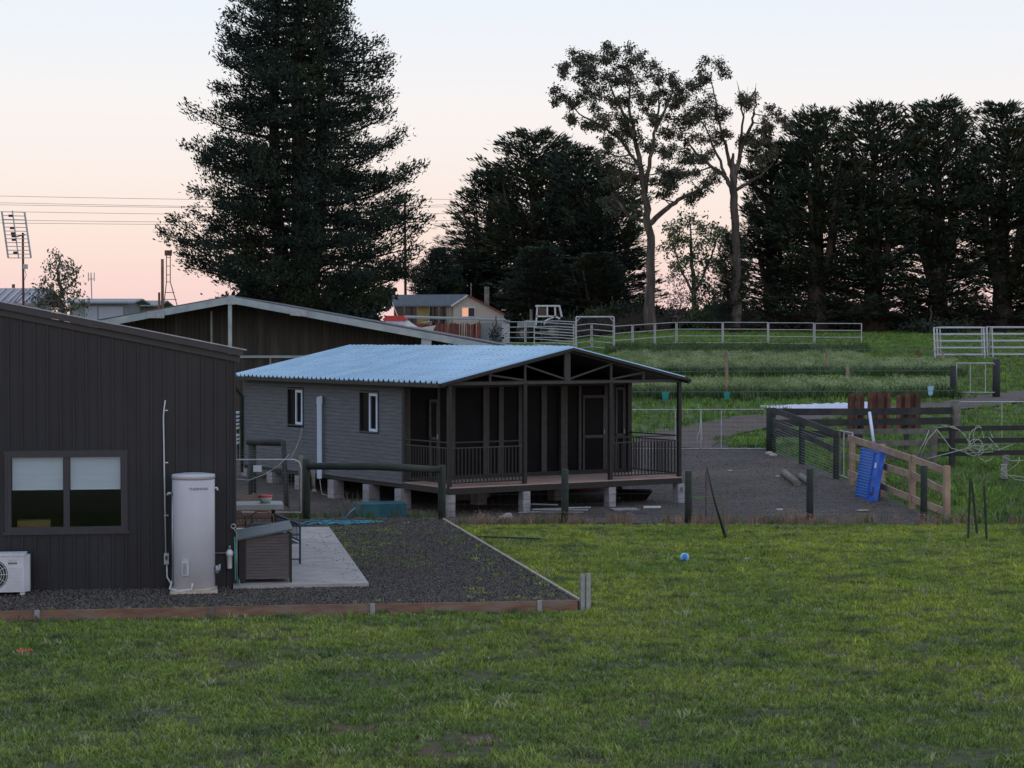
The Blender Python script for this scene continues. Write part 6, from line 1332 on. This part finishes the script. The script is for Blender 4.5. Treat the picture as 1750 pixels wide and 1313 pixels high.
def gum(label, base, trunk, clusters, seed, Y, leaf='gum_leaf', bark='bark_gum', r0=.55, dens=1.0, name='gum_tree', dead=(), rscale=1.0, depth=2.2, hubs=None, leafsize=.22, droop=-.35, kf=1.0):
    """trunk: polylines of (px,py,r); clusters: (px,py,rpx) traced crown masses, each set at its own depth"""
    rng = np.random.default_rng(seed); t = thing(name, label, 'tree', base); tb_ = MB(); nodes = []
    for line in trunk:
        dy = 0 if line is trunk[0] else rng.uniform(-depth, depth) * .5; m_ = len(line)
        pts = [at(x, y, Y + dy * k / (m_ - 1)) for k, (x, y, r_) in enumerate(line)]; rs = [r_ * .85 for _, _, r_ in line]
        dense = []; dr_ = []
        for k in range(m_ - 1):
            for q in range(4): f = q / 4; w_ = .0 if k == 0 and q == 0 else rng.normal(0, .05 + rs[k] * .06); dense.append(pts[k].lerp(pts[k + 1], f) + V(w_, w_ * .5, 0)); dr_.append(rs[k] * (1 - f) + rs[k + 1] * f)
        dense.append(pts[-1]); dr_.append(rs[-1]); tb_.tube(dense, dr_, 9 if line is trunk[0] else 6)
        nodes += [(p, r_) for p, r_ in zip(dense, dr_)]
    tb_.build('trunk', bark, t, True)
    limbs = MB(); L = Leaves(rng); ppm = FPX / Y
    extra = []
    if name == 'gum_tree':
        for (cx_, cy_, rp) in clusters:
            for q in range(2): a_ = rng.uniform(0, 6.28); extra.append((cx_ + 1.7 * rp * math.cos(a_), cy_ + 1.5 * rp * math.sin(a_), rp * rng.uniform(.4, .75)))
    for (cx_, cy_, rp) in list(clusters) + extra:
        c = at(cx_, cy_, Y + rng.uniform(-depth, depth)); R_ = rp / ppm * 1.6
        best = min(nodes, key=lambda n_: (n_[0] - c).length + 1.2 * max(0, n_[0].z - c.z)); q = best[0]; ln_ = (c - q).length
        mid = q.lerp(c, .5) + V(rng.normal(0, .12 * ln_), rng.normal(0, .1 * ln_), -.10 * ln_); r1 = min(best[1] * .6, .04 + .016 * ln_)
        limbs.tube([q, mid, c], [r1, r1 * .7, r1 * .35], 5, False); nodes += [(mid, r1 * .7), (q.lerp(mid, .5), r1)]
        for k in range(int((9 + R_ * 12) * kf)):
            d = rng.normal(0, 1, 3); d /= np.linalg.norm(d); e = np.array(c) + d * R_ * rng.uniform(.2, 1.0) * np.array([1, 1, .85])
            limbs.tube([c, (np.array(c) + e) / 2 + rng.normal(0, .08, 3), e], [min(.03, r1 * .3), .014, .006], 3, False)
            L.put(e, (.15 * rscale, .15 * rscale, .13 * rscale), int(15 * dens), (d[0] * .5, d[1] * .5, droop + .3 * d[2]), .6, leafsize, leafsize * .26)
    for line in dead:
        limbs.tube([at(x, y, Y) for x, y, _ in line], [r_ for _, _, r_ in line], 5, False)
    limbs.build('limbs', bark, t); L.mesh('crown', leaf, t); return t
b1_ = col(1113, 150)
tr1 = [[(1113, 566, .60), (1110, 500, .43), (1113, 430, .38), (1107, 380, .34), (1103, 335, .29), (1096, 290, .26), (1088, 250, .2), (1072, 205, .14), (1050, 165, .09), (1035, 125, .05)],
       [(1103, 330, .22), (1112, 270, .17), (1122, 215, .12), (1128, 170, .08), (1125, 130, .06)],
       [(1096, 290, .15), (1062, 240, .12), (1025, 215, .09), (990, 195, .06), (958, 165, .05)],
       [(1108, 385, .26), (1135, 360, .22), (1160, 342, .18), (1195, 325, .12), (1222, 312, .05)],
       [(1088, 250, .16), (1075, 180, .12), (1078, 130, .07)], [(1105, 380, .2), (1075, 370, .16), (1045, 330, .1)], [(1120, 225, .15), (1140, 180, .1), (1152, 140, .04)]]
cl1 = [(985, 92, 9), (998, 110, 9), (1030, 98, 14), (1045, 92, 9), (1078, 102, 13), (1100, 112, 12), (1120, 128, 9), (960, 118, 7), (957, 165, 9), (975, 180, 6), (990, 135, 8), (1010, 140, 11), (1035, 135, 12), (1060, 135, 12), (1090, 140, 12), (1015, 165, 12), (1040, 170, 14), (1070, 170, 14), (1100, 170, 9), (1025, 200, 11), (1055, 205, 13), (1085, 205, 11), (1147, 128, 8), (1155, 175, 6), (1110, 200, 8), (1125, 160, 8), (1040, 235, 9), (1068, 240, 12), (1095, 240, 12), (1035, 262, 10), (1060, 275, 13), (1085, 285, 13), (1120, 250, 9), (1130, 290, 9), (1050, 305, 9), (1165, 275, 9), (1150, 300, 10), (1175, 300, 9), (1140, 325, 8), (1205, 318, 9), (1220, 305, 8), (1185, 335, 6), (1078, 320, 12), (1055, 345, 12), (1085, 355, 8), (1130, 310, 9), (1150, 255, 9), (1000, 215, 7), (975, 200, 5), (1135, 225, 7)]
gum('tall gum tree with a pale trunk between the two cypress groups', b1_, tr1, cl1, 5, 150, dens=.95)
b2_ = col(1256, 151)
tr2_ = [[(1257, 560, .46), (1259, 480, .38), (1256, 420, .36), (1256, 360, .36), (1252, 310, .34), (1252, 285, .24), (1253, 262, .10)],
        [(1255, 325, .22), (1238, 300, .18), (1215, 285, .14), (1190, 262, .11), (1170, 235, .05)], [(1253, 312, .2), (1245, 270, .16), (1232, 225, .11), (1222, 170, .07), (1215, 130, .04)],
        [(1257, 300, .22), (1268, 250, .17), (1285, 210, .12), (1292, 180, .06), (1291, 150, .03)], [(1258, 325, .2), (1275, 315, .16), (1300, 300, .12), (1320, 280, .06)], [(1264, 260, .13), (1270, 200, .09), (1262, 150, .04)], [(1240, 300, .14), (1220, 250, .1), (1205, 215, .05)]]
cl2 = [(1203, 120, 11), (1232, 118, 8), (1195, 140, 7), (1185, 148, 6), (1162, 170, 13), (1155, 165, 8), (1160, 205, 12), (1172, 220, 11), (1195, 178, 12), (1210, 190, 13), (1225, 200, 11), (1200, 210, 13), (1185, 235, 9), (1212, 235, 11), (1235, 235, 7), (1283, 178, 9), (1275, 170, 6), (1298, 245, 9), (1285, 235, 7), (1310, 205, 8), (1325, 195, 9), (1315, 235, 7), (1185, 265, 9), (1210, 262, 7), (1270, 245, 7), (1295, 275, 8), (1175, 195, 8), (1320, 262, 7), (1305, 222, 6), (1165, 300, 7), (1340, 205, 8)]
gum('broken topped gum tree with sparse crown left of the cypress row', b2_, tr2_, cl2, 6, 151, dens=.75, dead=([(1262, 150, .03), (1259, 138, .01)], [(1291, 160, .03), (1292, 142, .012)], [(1256, 380, .14), (1248, 372, .03)], [(1252, 455, .16), (1245, 420, .03)], [(1270, 205, .05), (1276, 165, .02), (1278, 148, .008)]))
gum('younger bright green gum in the gap between the two tall gums', col(1185, 178), [[(1190, 560, .3), (1186, 470, .22), (1180, 410, .12), (1178, 375, .04)], [(1188, 500, .16), (1215, 440, .1), (1228, 400, .04)], [(1187, 510, .16), (1160, 450, .1), (1145, 400, .04)]],
    [(1150, 390, 16), (1180, 372, 15), (1205, 385, 15), (1165, 410, 18), (1195, 415, 18), (1222, 412, 14), (1232, 395, 9), (1145, 425, 13), (1210, 445, 14), (1180, 445, 15), (1155, 455, 13), (1225, 450, 9), (1190, 475, 12)], 8, 178, 'young_gum_leaf', dens=.8, name='young_gum_tree', rscale=1.3, leafsize=.3)
def bush(label, px, Y, cls, leaf, seed, name='bush', dens=1.0, ls=.26, bark='bark_gum'):
    b = col(px, Y); yb = CY + (CAMZ - b.z) / Y * FPX - 76.5
    return gum(label, b, [[(px, yb + 3, .12), (px, yb - 25, .09), (px + 2, yb - 50, .05)]], cls, seed, Y, leaf, bark, name=name, dens=dens, rscale=1.3, depth=1.0, leafsize=ls)
bush('pink blossoming tree beside the tall gum trunk', 1162, 160, [(1150, 475, 14), (1170, 480, 14), (1160, 500, 16), (1178, 510, 12), (1148, 520, 13), (1168, 535, 14)], 'blossom', 12, 'blossom_tree', .5, .2)
bush('soft green willowy bush left of the low broad cypress', 1208, 158, [(1205, 490, 16), (1222, 500, 14), (1195, 515, 16), (1215, 525, 18), (1190, 545, 15), (1225, 545, 15), (1208, 550, 16)], 'young_gum_leaf', 13, 'green_bush', .9)
bush('small dark shrub against the pale grey lean-to', 846, 160, [(846, 565, 7), (844, 575, 9), (849, 584, 10)], 'pine_leaf', 14, 'shrub', .6, .2)
bush('dark green shrub under the cypresses right of the far panels', 1590, 150, [(1560, 560, 12), (1590, 558, 13), (1620, 562, 12), (1645, 560, 12)], 'cypress_leaf', 15, 'shrub', 1.0)
gum('slim weeping tree in front of the pale grey garage', col(103, 57), [[(104, 560, .09), (104, 500, .07), (102, 460, .045), (98, 435, .02)], [(104, 510, .05), (122, 480, .03), (132, 455, .012)], [(103, 515, .05), (85, 490, .03), (72, 478, .012)]],
    [(97, 436, 7), (88, 452, 7), (105, 450, 7), (118, 455, 7), (126, 465, 6), (95, 468, 9), (112, 472, 9), (128, 480, 7), (75, 482, 7), (68, 492, 7), (92, 488, 10), (112, 492, 10), (130, 500, 7), (62, 508, 7), (82, 508, 10), (102, 512, 11), (122, 512, 9), (138, 520, 6), (72, 522, 8), (95, 528, 10), (118, 528, 9)], 21, 57, 'olive_leaf', name='weeping_tree', dens=.55, rscale=.7, depth=.5, leafsize=.11, droop=-.9, kf=.6)
gum('dark shrub bank between the pine foot and the farmhouse', col(630, 118), [[(630, 560, .2), (630, 520, .1)]], [(620, 515, 16), (640, 510, 14), (655, 500, 9), (625, 535, 18), (600, 525, 18), (570, 530, 18), (420, 500, 16), (450, 515, 18), (480, 510, 18), (520, 515, 18), (550, 512, 18)], 23, 118, 'pine_leaf', 'bark_pine', name='shrub_bank', dens=1.4, rscale=1.5, depth=1.5, leafsize=.4)
# undergrowth and distant hedge
rng = np.random.default_rng(55)
def hedge(name, label, x0, x1, Y, hmax, n, leaf, seed, ls=.5, base=None):
    rng = np.random.default_rng(seed); L = Leaves(rng)
    for k in range(n):
        x = rng.uniform(x0, x1); hh = hmax * (.6 + .4 * math.sin(x * .35 + seed) * math.sin(x * .13 + 2)) ; y = Y + rng.uniform(-2.5, 2.5); z = H(x, Y) + hh * rng.uniform(0, 1) ** .8
        L.put((x, y, z), (.5, .5, .35), 12, (0, -.2, .8), .7, ls, ls * .22)
    o = L.mesh(name, leaf, None); return tag(o, label, 'hedge', kind='stuff')
hedge('undergrowth', 'dark scrub and fallen branches beneath the left cypress group', 1.5, 19, 172, 3.0, 1500, 'hedge_leaf', 3)
hedge('undergrowth', 'low scrub beneath the right hand cypress row', 17, 45, 168, 1.1, 1400, 'hedge_leaf', 5)
hedge('distant_hedge', 'distant dark hedge line glimpsed between the trunks', -60, 90, 250, 3.4, 5200, 'hedge_leaf', 6, .9)
# twiggy bare brush under the cypresses
mb = MB(); rg = random.Random(91)
for k in range(900):
    px = rg.choice([rg.uniform(960, 1140), rg.uniform(1230, 1750)]); Y = rg.uniform(151, 160); p = col(px, Y); a = rg.uniform(-1.2, 1.2); l_ = rg.uniform(1.0, 2.6)
    d = V(math.sin(a), rg.uniform(-.3, .3), abs(math.cos(a)) * .7 + .05) * l_; s_ = p + V(0, 0, rg.uniform(0, .9)); mb.tube([s_, s_ + d * .5 + V(0, 0, .15), s_ + d], [.018, .012, .005], 3, False)
tag(mb.build('brushwood', 'bark_cypress'), 'tangle of bare grey twigs below the cypress trees', 'brushwood', kind='stuff')
for k, (a, b, Y, yt, lb) in enumerate(((1516, 1592, 176, 552, 'pale low polytunnel glimpsed between cypress trunks, right'), (1385, 1412, 174, 557, 'small pale polytunnel behind the last straight cattle panel'))):
    xa, xb = X(a, Y), X(b, Y); zt = zat(yt, Y); zb_ = H(xa, Y) - .2; mb = MB(); n_ = 9; vs = []
    for x in (xa, xb):
        for q in range(n_): an = math.pi * q / (n_ - 1); vs.append(V(x, Y - math.cos(an) * 1.5, zb_ + math.sin(an) * (zt - zb_)))
    mb.add(vs, [(q, q + 1, n_ + q + 1, n_ + q) for q in range(n_ - 1)] + [tuple(range(n_)), tuple(range(n_, 2 * n_))]); solo(mb, 'polytunnel', 'far_white', lb, 'polytunnel')
